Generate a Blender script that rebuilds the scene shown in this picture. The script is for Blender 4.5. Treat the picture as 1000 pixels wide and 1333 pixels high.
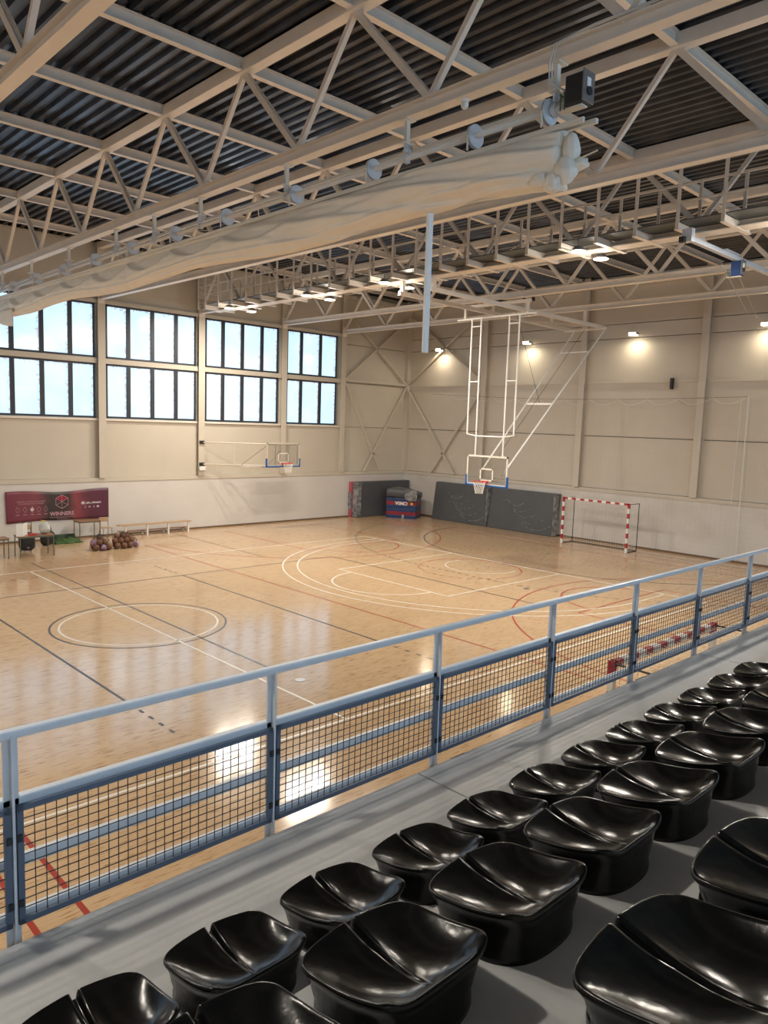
import bpy, math, random
from mathutils import Vector, Matrix
random.seed(7)
for o in list(bpy.data.objects): bpy.data.objects.remove(o)
scene = bpy.context.scene
COL = scene.collection
V = Vector
PI = math.pi

# ------------------------------------------------------------------ camera
def make_camera():
    F, yaw, pitch, roll, h = 976.98, 0.8057, -0.1160, 0.0335, 4.9155
    cy, sy, cp, sp = math.cos(yaw), math.sin(yaw), math.cos(pitch), math.sin(pitch)
    f = V((cy*cp, sy*cp, sp)); r0 = V((sy, -cy, 0)); u0 = r0.cross(f)
    r = r0*math.cos(roll) + u0*math.sin(roll); u = -r0*math.sin(roll) + u0*math.cos(roll)
    cd = bpy.data.cameras.new('camera'); cam = bpy.data.objects.new('camera', cd); COL.objects.link(cam)
    cd.sensor_fit = 'HORIZONTAL'; cd.sensor_width = 36.0; cd.lens = F*36/1000
    cd.clip_start = .05; cd.clip_end = 200
    m = Matrix((r, u, -f)).transposed().to_4x4(); m.translation = V((0, 0, h))
    cam.matrix_world = m
    scene.camera = cam
make_camera()

# ------------------------------------------------------------------ world, exposure
w = bpy.data.worlds.new('world'); scene.world = w; w.use_nodes = True
w.node_tree.nodes['Background'].inputs[0].default_value = (.62, .78, 1, 1)
w.node_tree.nodes['Background'].inputs[1].default_value = .6
scene.view_settings.view_transform = 'Standard'
try: scene.view_settings.look = 'None'
except Exception: pass
scene.view_settings.gamma = 1; scene.view_settings.use_curve_mapping = False
scene.view_settings.exposure = 0.6
HALL_LAMP_W = 155.0        # watts of each high-bay lamp
WALL_LAMP_W = 20.0
WINDOW_GLOW = .95
FILL_WINDOW_GLOW = 5.0   # unseen windows added behind the viewer, raised for blue fill

# ------------------------------------------------------------------ materials
def mat(name, col, rough=.5, metal=0, noise=0, nscale=8, bump=0, bscale=40, spec=.5, coat=0, emit=None, estr=0, col2=None):
    m = bpy.data.materials.new(name); m.use_nodes = True
    nt = m.node_tree; b = nt.nodes['Principled BSDF']
    b.inputs['Base Color'].default_value = (*col, 1); b.inputs['Roughness'].default_value = rough
    b.inputs['Metallic'].default_value = metal; b.inputs['Specular IOR Level'].default_value = spec
    if coat: b.inputs['Coat Weight'].default_value = coat; b.inputs['Coat Roughness'].default_value = .1
    if emit: b.inputs['Emission Color'].default_value = (*emit, 1); b.inputs['Emission Strength'].default_value = estr
    if noise or bump:
        tc = nt.nodes.new('ShaderNodeTexCoord')
    if noise:
        n = nt.nodes.new('ShaderNodeTexNoise'); n.inputs['Scale'].default_value = nscale; n.inputs['Detail'].default_value = 6
        nt.links.new(tc.outputs['Object'], n.inputs['Vector'])
        r = nt.nodes.new('ShaderNodeValToRGB'); c2 = col2 or tuple(c*(1-noise) for c in col)
        r.color_ramp.elements[0].position = .35; r.color_ramp.elements[1].position = .65
        r.color_ramp.elements[0].color = (*c2, 1); r.color_ramp.elements[1].color = (*col, 1)
        nt.links.new(n.outputs['Fac'], r.inputs[0]); nt.links.new(r.outputs[0], b.inputs['Base Color'])
    if bump:
        n2 = nt.nodes.new('ShaderNodeTexNoise'); n2.inputs['Scale'].default_value = bscale; n2.inputs['Detail'].default_value = 4
        nt.links.new(tc.outputs['Object'], n2.inputs['Vector'])
        bp = nt.nodes.new('ShaderNodeBump'); bp.inputs['Strength'].default_value = bump; bp.inputs['Distance'].default_value = .02
        nt.links.new(n2.outputs['Fac'], bp.inputs['Height']); nt.links.new(bp.outputs[0], b.inputs['Normal'])
    return m

M = {}
M['cream'] = mat('cream steel paint', (.82, .735, .64), .45, noise=.06, nscale=3)
M['cream_white'] = mat('white hoist metal', (.72, .68, .60), .4)
M['panel'] = mat('wall panel paint', (.60, .535, .44), .6, noise=.05, nscale=.6)
M['panel_end'] = mat('end wall panel paint', (.61, .545, .46), .6, noise=.05, nscale=.5)
M['seam'] = mat('dark seam', (.12, .10, .08), .8)
M['lowwall'] = None
M['deck'] = mat('dark roof deck', (.085, .088, .10), .30, metal=.75, noise=.35, nscale=2)
M['white_rail'] = mat('pale grey rail paint', (.66, .68, .71), .35, noise=.08, nscale=5)
M['mesh_frame'] = mat('blue grey frame paint', (.09, .12, .17), .45)
M['wire'] = mat('dark wire', (.05, .05, .055), .5, metal=.3)
M['window_frame'] = mat('anthracite frame', (.035, .032, .036), .5)
M['black_plastic'] = mat('glossy black plastic', (.0045, .0048, .0045), .19, spec=.30, bump=.05, bscale=30)
M['concrete'] = None
M['white'] = mat('white paint', (.80, .78, .74), .5)
M['red'] = mat('red paint', (.42, .025, .035), .5)
M['blue_pad'] = mat('blue padding', (.01, .09, .33), .5)
M['rim_red'] = mat('red rim', (.5, .02, .02), .4)
M['grey_mat'] = mat('grey vinyl', (.085, .088, .095), .45, noise=.12, nscale=1.5, bump=.06, bscale=4)
M['plastic_film'] = mat('clear wrap over grey', (.34, .345, .36), .12, bump=.6, bscale=9, noise=.7, nscale=5)  # film colour lightened to stand in for reflections off the wrinkles
M['dark'] = mat('dark grey plastic', (.02, .02, .022), .45)
M['wood'] = mat('light plywood', (.48, .31, .17), .45, noise=.12, nscale=6)
M['wood_dark'] = mat('brown laminate', (.32, .17, .09), .4, noise=.15, nscale=6)
M['leg_green'] = mat('green grey leg', (.12, .14, .11), .5)
M['green'] = mat('green cloth', (.07, .14, .04), .8, noise=.4, nscale=9)
M['ball'] = mat('brown ball', (.23, .10, .05), .6, noise=.25, nscale=20)
M['ball2'] = mat('violet white ball', (.35, .30, .42), .6, noise=.5, nscale=9, col2=(.25, .04, .06))
M['net'] = mat('white net cord', (.75, .73, .68), .7)
M['net_dim'] = mat('thin pale cord', (.55, .50, .42), .8)
M['net_black'] = mat('black net cord', (.03, .03, .03), .8)
M['curtain'] = mat('ivory curtain cloth', (.84, .77, .665), .75, bump=.1, bscale=12, noise=.04, nscale=3)
M['grate'] = mat('grey floor sheet', (.13, .14, .14), .45, metal=.5)
M['pole'] = mat('pale pole paint', (.72, .78, .82), .4)
M['lamp_face'] = mat('lamp diffuser', (1, .95, .8), .5, emit=(1, .90, .66), estr=14)
M['lamp_body'] = mat('lamp housing', (.30, .29, .28), .4, metal=.4)
M['vinyl_blue'] = mat('blue vinyl', (.02, .05, .16), .35, noise=.2, nscale=4)
M['vinyl_red'] = mat('red vinyl', (.25, .025, .045), .35, noise=.2, nscale=4)
M['pink_red'] = mat('faded red foam', (.50, .10, .12), .6, noise=.3, nscale=4)
M['paper'] = mat('white board', (.80, .79, .77), .6)
M['bag'] = mat('pale plastic bag', (.55, .56, .50), .35, bump=.5, bscale=8, noise=.25, nscale=6)
M['print_white'] = mat('white print', (.72, .62, .64), .7)
M['print_pink'] = mat('pink print', (.55, .30, .34), .7)
M['print_red'] = mat('red print', (.30, .02, .04), .7)
M['yellow'] = mat('yellow print', (.70, .50, .05), .6)
M['metal'] = mat('grey metal', (.35, .35, .35), .35, metal=.8)
M['line_white'] = mat('white court paint', (.78, .72, .63), .3)
M['line_black'] = mat('black court paint', (.055, .05, .055), .3)
M['line_red'] = mat('red court paint', (.36, .045, .025), .3)
M['skirt'] = mat('brown skirting', (.16, .10, .06), .6)

def concrete():
    m = bpy.data.materials.new('painted concrete'); m.use_nodes = True; nt = m.node_tree; b = nt.nodes['Principled BSDF']
    tc = nt.nodes.new('ShaderNodeTexCoord')
    n = nt.nodes.new('ShaderNodeTexNoise'); n.inputs['Scale'].default_value = 1.6; n.inputs['Detail'].default_value = 8; n.inputs['Roughness'].default_value = .65
    r = nt.nodes.new('ShaderNodeValToRGB'); r.color_ramp.elements[0].position = .3; r.color_ramp.elements[1].position = .72
    r.color_ramp.elements[0].color = (.42, .425, .425, 1); r.color_ramp.elements[1].color = (.55, .55, .545, 1)
    nt.links.new(tc.outputs['Object'], n.inputs['Vector']); nt.links.new(n.outputs['Fac'], r.inputs[0])
    n2 = nt.nodes.new('ShaderNodeTexNoise'); n2.inputs['Scale'].default_value = 5; n2.inputs['Detail'].default_value = 3
    r2 = nt.nodes.new('ShaderNodeValToRGB'); r2.color_ramp.elements[0].position = .70; r2.color_ramp.elements[1].position = .76
    r2.color_ramp.elements[0].color = (0, 0, 0, 1); r2.color_ramp.elements[1].color = (.5, .5, .5, 1)
    nt.links.new(tc.outputs['Object'], n2.inputs['Vector']); nt.links.new(n2.outputs['Fac'], r2.inputs[0])
    mx = nt.nodes.new('ShaderNodeMixRGB'); mx.inputs[2].default_value = (.30, .29, .27, 1)
    nt.links.new(r2.outputs[0], mx.inputs[0]); nt.links.new(r.outputs[0], mx.inputs[1]); nt.links.new(mx.outputs[0], b.inputs['Base Color'])
    b.inputs['Roughness'].default_value = .42; b.inputs['Specular IOR Level'].default_value = .35
    bp = nt.nodes.new('ShaderNodeBump'); bp.inputs['Strength'].default_value = .12; bp.inputs['Distance'].default_value = .01
    n3 = nt.nodes.new('ShaderNodeTexNoise'); n3.inputs['Scale'].default_value = 30; n3.inputs['Detail'].default_value = 5
    nt.links.new(tc.outputs['Object'], n3.inputs['Vector']); nt.links.new(n3.outputs['Fac'], bp.inputs['Height']); nt.links.new(bp.outputs[0], b.inputs['Normal'])
    return m
M['concrete'] = concrete()

def blockwall(k=1.0):
    m = bpy.data.materials.new('white painted blocks'); m.use_nodes = True; nt = m.node_tree; b = nt.nodes['Principled BSDF']
    tc = nt.nodes.new('ShaderNodeTexCoord')
    sep = nt.nodes.new('ShaderNodeSeparateXYZ'); nt.links.new(tc.outputs['Object'], sep.inputs[0])
    add = nt.nodes.new('ShaderNodeMath'); add.operation = 'ADD'; nt.links.new(sep.outputs[0], add.inputs[0]); nt.links.new(sep.outputs[1], add.inputs[1])
    com = nt.nodes.new('ShaderNodeCombineXYZ'); nt.links.new(add.outputs[0], com.inputs[0]); nt.links.new(sep.outputs[2], com.inputs[1])
    br = nt.nodes.new('ShaderNodeTexBrick'); br.inputs['Scale'].default_value = 1
    br.inputs['Brick Width'].default_value = .4; br.inputs['Row Height'].default_value = .2; br.inputs['Mortar Size'].default_value = .006
    br.inputs['Color1'].default_value = (.66, .62, .58, 1); br.inputs['Color2'].default_value = (.65, .61, .57, 1); br.inputs['Mortar'].default_value = (.655-.055*k, .61-.055*k, .56-.055*k, 1)
    nt.links.new(com.outputs[0], br.inputs['Vector'])
    n = nt.nodes.new('ShaderNodeTexNoise'); n.inputs['Scale'].default_value = .9; n.inputs['Detail'].default_value = 7
    nt.links.new(tc.outputs['Object'], n.inputs['Vector'])
    r = nt.nodes.new('ShaderNodeValToRGB'); r.color_ramp.elements[0].position = .3; r.color_ramp.elements[1].position = .6
    r.color_ramp.elements[0].color = (.90+.07*(1-k), .885+.08*(1-k), .87+.09*(1-k), 1); r.color_ramp.elements[1].color = (1, 1, 1, 1)
    nt.links.new(n.outputs['Fac'], r.inputs[0])
    mx = nt.nodes.new('ShaderNodeMixRGB'); mx.blend_type = 'MULTIPLY'; mx.inputs[0].default_value = 1
    nt.links.new(br.outputs['Color'], mx.inputs[1]); nt.links.new(r.outputs[0], mx.inputs[2]); nt.links.new(mx.outputs[0], b.inputs['Base Color'])
    b.inputs['Roughness'].default_value = .6
    bp = nt.nodes.new('ShaderNodeBump'); bp.inputs['Strength'].default_value = .25*k; bp.inputs['Distance'].default_value = .01; bp.invert = True
    nt.links.new(br.outputs['Fac'], bp.inputs['Height']); nt.links.new(bp.outputs[0], b.inputs['Normal'])
    return m
M['lowwall'] = blockwall(.9); M['lowwall_left'] = blockwall(.12)

def floormat():
    m = bpy.data.materials.new('varnished strip floor'); m.use_nodes = True; nt = m.node_tree; b = nt.nodes['Principled BSDF']
    tc = nt.nodes.new('ShaderNodeTexCoord')
    br = nt.nodes.new('ShaderNodeTexBrick'); br.inputs['Scale'].default_value = 1; br.offset = .37; br.offset_frequency = 2
    br.inputs['Brick Width'].default_value = 1.1; br.inputs['Row Height'].default_value = .065; br.inputs['Mortar Size'].default_value = .0012
    br.inputs['Color1'].default_value = (.62, .43, .255, 1); br.inputs['Color2'].default_value = (.57, .385, .22, 1); br.inputs['Mortar'].default_value = (.42, .26, .13, 1)
    br.inputs['Bias'].default_value = -.2
    nt.links.new(tc.outputs['Object'], br.inputs['Vector'])
    mp = nt.nodes.new('ShaderNodeMapping'); mp.inputs['Scale'].default_value = (3.5, 34, 1); nt.links.new(tc.outputs['Object'], mp.inputs['Vector'])
    n = nt.nodes.new('ShaderNodeTexNoise'); n.inputs['Scale'].default_value = 1.0; n.inputs['Detail'].default_value = 5; nt.links.new(mp.outputs[0], n.inputs['Vector'])
    r = nt.nodes.new('ShaderNodeValToRGB'); r.color_ramp.elements[0].position = .34; r.color_ramp.elements[1].position = .44
    r.color_ramp.elements[0].color = (.58, .45, .34, 1); r.color_ramp.elements[1].color = (1, 1, 1, 1); nt.links.new(n.outputs['Fac'], r.inputs[0])
    mx = nt.nodes.new('ShaderNodeMixRGB'); mx.blend_type = 'MULTIPLY'; mx.inputs[0].default_value = 1
    nt.links.new(br.outputs['Color'], mx.inputs[1]); nt.links.new(r.outputs[0], mx.inputs[2])
    n4 = nt.nodes.new('ShaderNodeTexNoise'); n4.inputs['Scale'].default_value = .35; n4.inputs['Detail'].default_value = 3; nt.links.new(tc.outputs['Object'], n4.inputs['Vector'])
    r4 = nt.nodes.new('ShaderNodeValToRGB'); r4.color_ramp.elements[0].position = .35; r4.color_ramp.elements[1].position = .65
    r4.color_ramp.elements[0].color = (.92, .90, .88, 1); r4.color_ramp.elements[1].color = (1, 1, 1, 1); nt.links.new(n4.outputs['Fac'], r4.inputs[0])
    mx2 = nt.nodes.new('ShaderNodeMixRGB'); mx2.blend_type = 'MULTIPLY'; mx2.inputs[0].default_value = 1
    nt.links.new(mx.outputs[0], mx2.inputs[1]); nt.links.new(r4.outputs[0], mx2.inputs[2]); nt.links.new(mx2.outputs[0], b.inputs['Base Color'])
    b.inputs['Roughness'].default_value = .135; b.inputs['Specular IOR Level'].default_value = .58
    bp = nt.nodes.new('ShaderNodeBump'); bp.inputs['Strength'].default_value = .05; bp.inputs['Distance'].default_value = .01
    nt.links.new(n4.outputs['Fac'], bp.inputs['Height']); nt.links.new(bp.outputs[0], b.inputs['Normal'])
    return m
M['floor'] = floormat()

def panemat(glow):
    m = bpy.data.materials.new('backlit translucent pane'); m.use_nodes = True; nt = m.node_tree; b = nt.nodes['Principled BSDF']
    tc = nt.nodes.new('ShaderNodeTexCoord')
    sep = nt.nodes.new('ShaderNodeSeparateXYZ'); nt.links.new(tc.outputs['Generated'], sep.inputs[0])
    def math_(op, a, bv=None):
        k = nt.nodes.new('ShaderNodeMath'); k.operation = op
        for i, s in enumerate((a, bv)):
            if s is None: continue
            if isinstance(s, (int, float)): k.inputs[i].default_value = s
            else: nt.links.new(s, k.inputs[i])
        return k.outputs[0]
    # distance to top edge and right edge -> dirt specks
    top = math_('SUBTRACT', 1.0, sep.outputs[2]); rt = math_('SUBTRACT', 1.0, sep.outputs[0])
    rt2 = math_('MULTIPLY', rt, .45)
    e = math_('MINIMUM', top, rt2)
    n = nt.nodes.new('ShaderNodeTexNoise'); n.inputs['Scale'].default_value = 11; n.inputs['Detail'].default_value = 3
    nt.links.new(tc.outputs['Object'], n.inputs['Vector'])
    thr = math_('MULTIPLY', e, 2.4); thr = math_('ADD', thr, .50)
    dirt = math_('GREATER_THAN', n.outputs['Fac'], thr)
    # faint seam at mid height
    d = math_('SUBTRACT', sep.outputs[2], .53); d = math_('ABSOLUTE', d); d = math_('LESS_THAN', d, .014); d = math_('MULTIPLY', d, .12)
    n2 = nt.nodes.new('ShaderNodeTexNoise'); n2.inputs['Scale'].default_value = .8; nt.links.new(tc.outputs['Object'], n2.inputs['Vector'])
    r = nt.nodes.new('ShaderNodeValToRGB'); r.color_ramp.elements[0].color = (.40, .66, .95, 1); r.color_ramp.elements[1].color = (.52, .76, 1.0, 1)
    r.color_ramp.elements[0].position = .3; r.color_ramp.elements[1].position = .7
    nt.links.new(n2.outputs['Fac'], r.inputs[0])
    mx = nt.nodes.new('ShaderNodeMixRGB'); mx.inputs[2].default_value = (.30, .24, .22, 1)
    nt.links.new(math_('MULTIPLY', dirt, .75), mx.inputs[0]); nt.links.new(r.outputs[0], mx.inputs[1])
    mx2 = nt.nodes.new('ShaderNodeMixRGB'); mx2.inputs[2].default_value = (.25, .42, .65, 1)
    nt.links.new(d, mx2.inputs[0]); nt.links.new(mx.outputs[0], mx2.inputs[1])
    b.inputs['Base Color'].default_value = (.25, .3, .35, 1); b.inputs['Roughness'].default_value = .12
    nt.links.new(mx2.outputs[0], b.inputs['Emission Color']); b.inputs['Emission Strength'].default_value = glow
    return m
M['pane'] = panemat(WINDOW_GLOW); M['pane_fill'] = panemat(FILL_WINDOW_GLOW)

def glassmat():
    m = bpy.data.materials.new('clear board'); m.use_nodes = True; nt = m.node_tree
    nt.nodes.remove(nt.nodes['Principled BSDF']); out = nt.nodes['Material Output']
    t = nt.nodes.new('ShaderNodeBsdfTransparent'); t.inputs[0].default_value = (.93, .93, .92, 1)
    g = nt.nodes.new('ShaderNodeBsdfGlossy'); g.inputs['Roughness'].default_value = .02
    fr = nt.nodes.new('ShaderNodeFresnel'); fr.inputs[0].default_value = 1.5
    mx = nt.nodes.new('ShaderNodeMixShader'); nt.links.new(fr.outputs[0], mx.inputs[0]); nt.links.new(t.outputs[0], mx.inputs[1]); nt.links.new(g.outputs[0], mx.inputs[2])
    nt.links.new(mx.outputs[0], out.inputs[0]); return m
M['glass'] = glassmat()

def bannermat():
    m = bpy.data.materials.new('printed banner cloth'); m.use_nodes = True; nt = m.node_tree; b = nt.nodes['Principled BSDF']
    tc = nt.nodes.new('ShaderNodeTexCoord'); sep = nt.nodes.new('ShaderNodeSeparateXYZ'); nt.links.new(tc.outputs['Generated'], sep.inputs[0])
    r = nt.nodes.new('ShaderNodeValToRGB'); cr = r.color_ramp
    stops = [(0, (.17, .03, .05)), (.28, (.22, .05, .065)), (.40, (.045, .03, .03)), (.58, (.05, .03, .03)), (.68, (.25, .05, .06)), (.80, (.10, .02, .04)), (1, (.09, .02, .045))]
    cr.elements[0].position = 0; cr.elements[0].color = (*stops[0][1], 1); cr.elements[1].position = 1; cr.elements[1].color = (*stops[-1][1], 1)
    for p, c in stops[1:-1]:
        e = cr.elements.new(p); e.color = (*c, 1)
    n = nt.nodes.new('ShaderNodeTexNoise'); n.inputs['Scale'].default_value = 2.5; nt.links.new(tc.outputs['Object'], n.inputs['Vector'])
    a = nt.nodes.new('ShaderNodeMath'); a.operation = 'MULTIPLY_ADD'; a.inputs[1].default_value = .12; nt.links.new(n.outputs['Fac'], a.inputs[0]); nt.links.new(sep.outputs[0], a.inputs[2])
    s = nt.nodes.new('ShaderNodeMath'); s.operation = 'SUBTRACT'; s.inputs[1].default_value = .06; nt.links.new(a.outputs[0], s.inputs[0])
    nt.links.new(s.outputs[0], r.inputs[0]); nt.links.new(r.outputs[0], b.inputs['Base Color']); b.inputs['Roughness'].default_value = .45
    return m
M['banner'] = bannermat()

# ------------------------------------------------------------------ mesh builder
class MB:
    def __init__(s): s.v = []; s.f = []; s.mi = []
    def add(s, vs, fs, mi=0):
        n = len(s.v); s.v += [tuple(p) for p in vs]; s.f += [tuple(i+n for i in f) for f in fs]; s.mi += [mi]*len(fs); return s
    def box(s, x0, x1, y0, y1, z0, z1, mi=0):
        if x0 > x1: x0, x1 = x1, x0
        if y0 > y1: y0, y1 = y1, y0
        if z0 > z1: z0, z1 = z1, z0
        vs = [(x, y, z) for z in (z0, z1) for y in (y0, y1) for x in (x0, x1)]
        return s.add(vs, [(0, 2, 3, 1), (4, 5, 7, 6), (0, 1, 5, 4), (2, 6, 7, 3), (0, 4, 6, 2), (1, 3, 7, 5)], mi)
    def beam(s, a, b, w, h, up=(0, 0, 1), mi=0):
        a = V(a); b = V(b); d = (b-a).normalized(); up = V(up)
        if abs(d.dot(up)) > .98: up = V((0, 1, 0)) if abs(d.y) < .9 else V((1, 0, 0))
        r = d.cross(up).normalized(); u = r.cross(d)
        vs = [p + r*(sx*w/2) + u*(sz*h/2) for p in (a, b) for sx, sz in ((-1, -1), (1, -1), (1, 1), (-1, 1))]
        return s.add(vs, [(0, 1, 2, 3), (7, 6, 5, 4), (0, 4, 5, 1), (1, 5, 6, 2), (2, 6, 7, 3), (3, 7, 4, 0)], mi)
    def ibeam(s, a, b, w, h, t=.018, up=(0, 0, 1)):
        a = V(a); b = V(b); u = V(up)
        o = u*(h/2-t/2)
        s.beam(a-o, b-o, w, t, up); s.beam(a+o, b+o, w, t, up); s.beam(a, b, t, h-2*t, up); return s
    def tube(s, pts, r, n=8, closed=False, mi=0):
        pts = [V(p) for p in pts]; N = len(pts); rings = []
        prev = None
        for i, p in enumerate(pts):
            if closed: d = pts[(i+1) % N]-pts[i-1]
            else: d = pts[min(i+1, N-1)]-pts[max(i-1, 0)]
            d = d.normalized()
            if prev is None:
                up = V((0, 0, 1)) if abs(d.z) < .9 else V((1, 0, 0)); a = d.cross(up).normalized()
            else: a = (prev - d*prev.dot(d)).normalized()
            prev = a; b = d.cross(a); rings.append([p+a*(r*math.cos(2*PI*k/n))+b*(r*math.sin(2*PI*k/n)) for k in range(n)])
        vs = [q for rg in rings for q in rg]; fs = []
        for i in range(N if closed else N-1):
            j = (i+1) % N
            for k in range(n): fs.append((i*n+k, i*n+(k+1) % n, j*n+(k+1) % n, j*n+k))
        if not closed: fs += [tuple(range(n-1, -1, -1)), tuple((N-1)*n+k for k in range(n))]
        return s.add(vs, fs, mi)
    def cyl(s, c, axis, r, h, n=20, r2=None, mi=0):
        c = V(c); ax = V(axis).normalized(); r2 = r if r2 is None else r2
        up = V((0, 0, 1)) if abs(ax.z) < .9 else V((1, 0, 0)); a = ax.cross(up).normalized(); b = ax.cross(a)
        vs = [c+ax*(t*h/2)+(a*math.cos(2*PI*k/n)+b*math.sin(2*PI*k/n))*(r if t < 0 else r2) for t in (-1, 1) for k in range(n)]
        fs = [(k, (k+1) % n, n+(k+1) % n, n+k) for k in range(n)] + [tuple(range(n-1, -1, -1)), tuple(range(n, 2*n))]
        return s.add(vs, fs, mi)
    def sphere(s, c, r, nu=16, nv=10, mi=0):
        c = V(c); vs = [c+V((0, 0, r))]
        for i in range(1, nv):
            t = PI*i/nv
            for k in range(nu): vs.append(c+V((r*math.sin(t)*math.cos(2*PI*k/nu), r*math.sin(t)*math.sin(2*PI*k/nu), r*math.cos(t))))
        vs.append(c-V((0, 0, r))); fs = [(0, 1+k, 1+(k+1) % nu) for k in range(nu)]
        for i in range(nv-2):
            for k in range(nu):
                a = 1+i*nu+k; b = 1+i*nu+(k+1) % nu; fs.append((a, a+nu, b+nu, b))
        L = len(vs)-1; o = 1+(nv-2)*nu; fs += [(L, o+(k+1) % nu, o+k) for k in range(nu)]
        return s.add(vs, fs, mi)
    def mesh(s, name, mats, smooth=False):
        me = bpy.data.meshes.new(name); me.from_pydata(s.v, [], s.f)
        if not isinstance(mats, (list, tuple)): mats = [mats]
        for m in mats: me.materials.append(m)
        if any(s.mi): me.polygons.foreach_set('material_index', s.mi)
        if smooth: me.polygons.foreach_set('use_smooth', [True]*len(me.polygons))
        me.update(); return me
    def build(s, name, mats, parent=None, smooth=False, bevel=0, loc=None):
        return link(name, s.mesh(name, mats, smooth), parent, bevel, loc)

def link(name, me, parent=None, bevel=0, loc=None):
    o = bpy.data.objects.new(name, me); COL.objects.link(o)
    if parent is not None:
        o.parent = parent; o.matrix_parent_inverse = base_inv(parent)
    if loc is not None: o.location = loc
    if bevel:
        b = o.modifiers.new('bevel', 'BEVEL'); b.width = bevel; b.segments = 2; b.limit_method = 'ANGLE'
    return o
BASES = {}
def base_inv(p):
    return BASES.get(p.name, Matrix.Identity(4))
def thing(name, label, cat, loc=(0, 0, 0), group=None):
    o = bpy.data.objects.new(name, None); COL.objects.link(o); o.empty_display_size = .1
    o.location = loc; o['label'] = label; o['category'] = cat
    if group: o['group'] = group
    BASES[o.name] = Matrix.Translation(-V(loc)); return o
def tag(o, label, cat, group=None):
    o['label'] = label; o['category'] = cat
    if group: o['group'] = group
    return o
def struct(o): o['kind'] = 'structure'; return o
def dup(root, loc, label=None):
    r = root.copy(); COL.objects.link(r); r.location = loc
    if label: r['label'] = label
    for ch in list(root.children):
        c = ch.copy(); COL.objects.link(c); c.parent = r; c.matrix_parent_inverse = ch.matrix_parent_inverse.copy()
        for g in list(ch.children):
            d = g.copy(); COL.objects.link(d); d.parent = c; d.matrix_parent_inverse = g.matrix_parent_inverse.copy()
    return r
def empty_struct(name):
    o = bpy.data.objects.new(name, None); COL.objects.link(o); o['kind'] = 'structure'; return o
def text_mesh(txt, size, extrude=.001, name='lettering', align='CENTER', bold=0):
    cu = bpy.data.curves.new(name, 'FONT'); cu.body = txt; cu.size = size; cu.extrude = extrude; cu.align_x = align; cu.align_y = 'CENTER'; cu.offset = bold; cu.resolution_u = 3
    t = bpy.data.objects.new(name, cu); COL.objects.link(t)
    dg = bpy.context.evaluated_depsgraph_get(); me = bpy.data.meshes.new_from_object(t.evaluated_get(dg)); me.name = name
    bpy.data.objects.remove(t); me.materials.clear(); return me
def lettering(txt, size, m, parent, matrix, name='lettering', bold=0):
    me = text_mesh(txt, size, name=name, bold=bold); me.transform(matrix); me.materials.append(m)
    return link(name, me, parent)

# ------------------------------------------------------------------ key dimensions
D = 29.83       # window wall
E = 30.11       # end wall
X0, Y0 = -14.0, -7.0
CX, CY = 7.99, 16.6
EL = CX+14.08   # basketball end line
LEDGE = 2.39
TOP = 11.62
COLX = [-10.0, -5.55, -1.1, 3.75, 8.28, 12.74, 17.2, 21.64, 25.37]
COLY = [24.32, 18.68, 13.22, 7.75, 2.28, -3.2]

# ------------------------------------------------------------------ floor and court lines
floor = MB().box(X0, E+.3, Y0, D+.3, -.2, 0).build('floor', M['floor']); struct(floor)
def strip(pts, w, m, z, name='court_line', closed=False):
    pts = [V((p[0], p[1], 0)) for p in pts]; N = len(pts); b = MB(); vs = []
    for i, p in enumerate(pts):
        if closed: d = pts[(i+1) % N]-pts[i-1]
        else: d = pts[min(i+1, N-1)]-pts[max(i-1, 0)]
        d.normalize(); n = V((-d.y, d.x, 0))*(w/2)
        for q, zz in ((p-n, z), (p+n, z)): vs.append((q.x, q.y, zz))
        for q, zz in ((p-n, .0002), (p+n, .0002)): vs.append((q.x, q.y, zz))
    fs = []
    for i in range(N if closed else N-1):
        a = 4*i; c = 4*((i+1) % N)
        fs += [(a, c, c+1, a+1), (a+2, c+2, c, a), (a+1, c+1, c+3, a+3)]
    return b.add(vs, fs).build(name, m, floor)
def seg(x0, y0, x1, y1, m, z, w=.05, name='court_line'): return strip([(x0, y0), (x1, y1)], w, m, z, name)
def arc(cx, cy, r, a0, a1, m, z, w=.05, name='court_arc', n=None):
    n = n or max(12, int(abs(a1-a0)/4)); full = abs(a1-a0) >= 359.9
    pts = [(cx+r*math.cos(math.radians(a0+(a1-a0)*i/n)), cy+r*math.sin(math.radians(a0+(a1-a0)*i/n))) for i in range(n if full else n+1)]
    return strip(pts, w, m, z, name, closed=full)
def dashes(pts, m, z, w=.05, on=.16, off=.16):
    # dashed painted line, joined: one court marking
    b = MB(); L = 0; pts = [V((p[0], p[1], 0)) for p in pts]
    for a, c in zip(pts, pts[1:]):
        d = c-a; ln = d.length; d.normalize(); n = V((-d.y, d.x, 0))*(w/2); t = 0
        while t < ln:
            ph = (L+t) % (on+off)
            if ph < on:
                t1 = min(ln, t+on-ph); q0 = a+d*t; q1 = a+d*t1
                b.add([(q0-n).to_tuple()[:2]+(z,), (q1-n).to_tuple()[:2]+(z,), (q1+n).to_tuple()[:2]+(z,), (q0+n).to_tuple()[:2]+(z,)], [(0, 1, 2, 3)])
                t = t1+1e-6
            else: t += on+off-ph+1e-6
        L += ln
    return b.build('dashed_court_line', m, floor)
W_, K_, R_ = M['line_white'], M['line_black'], M['line_red']
zw, zk, zr = .004, .003, .002
wl = CX-(EL-CX)
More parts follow.
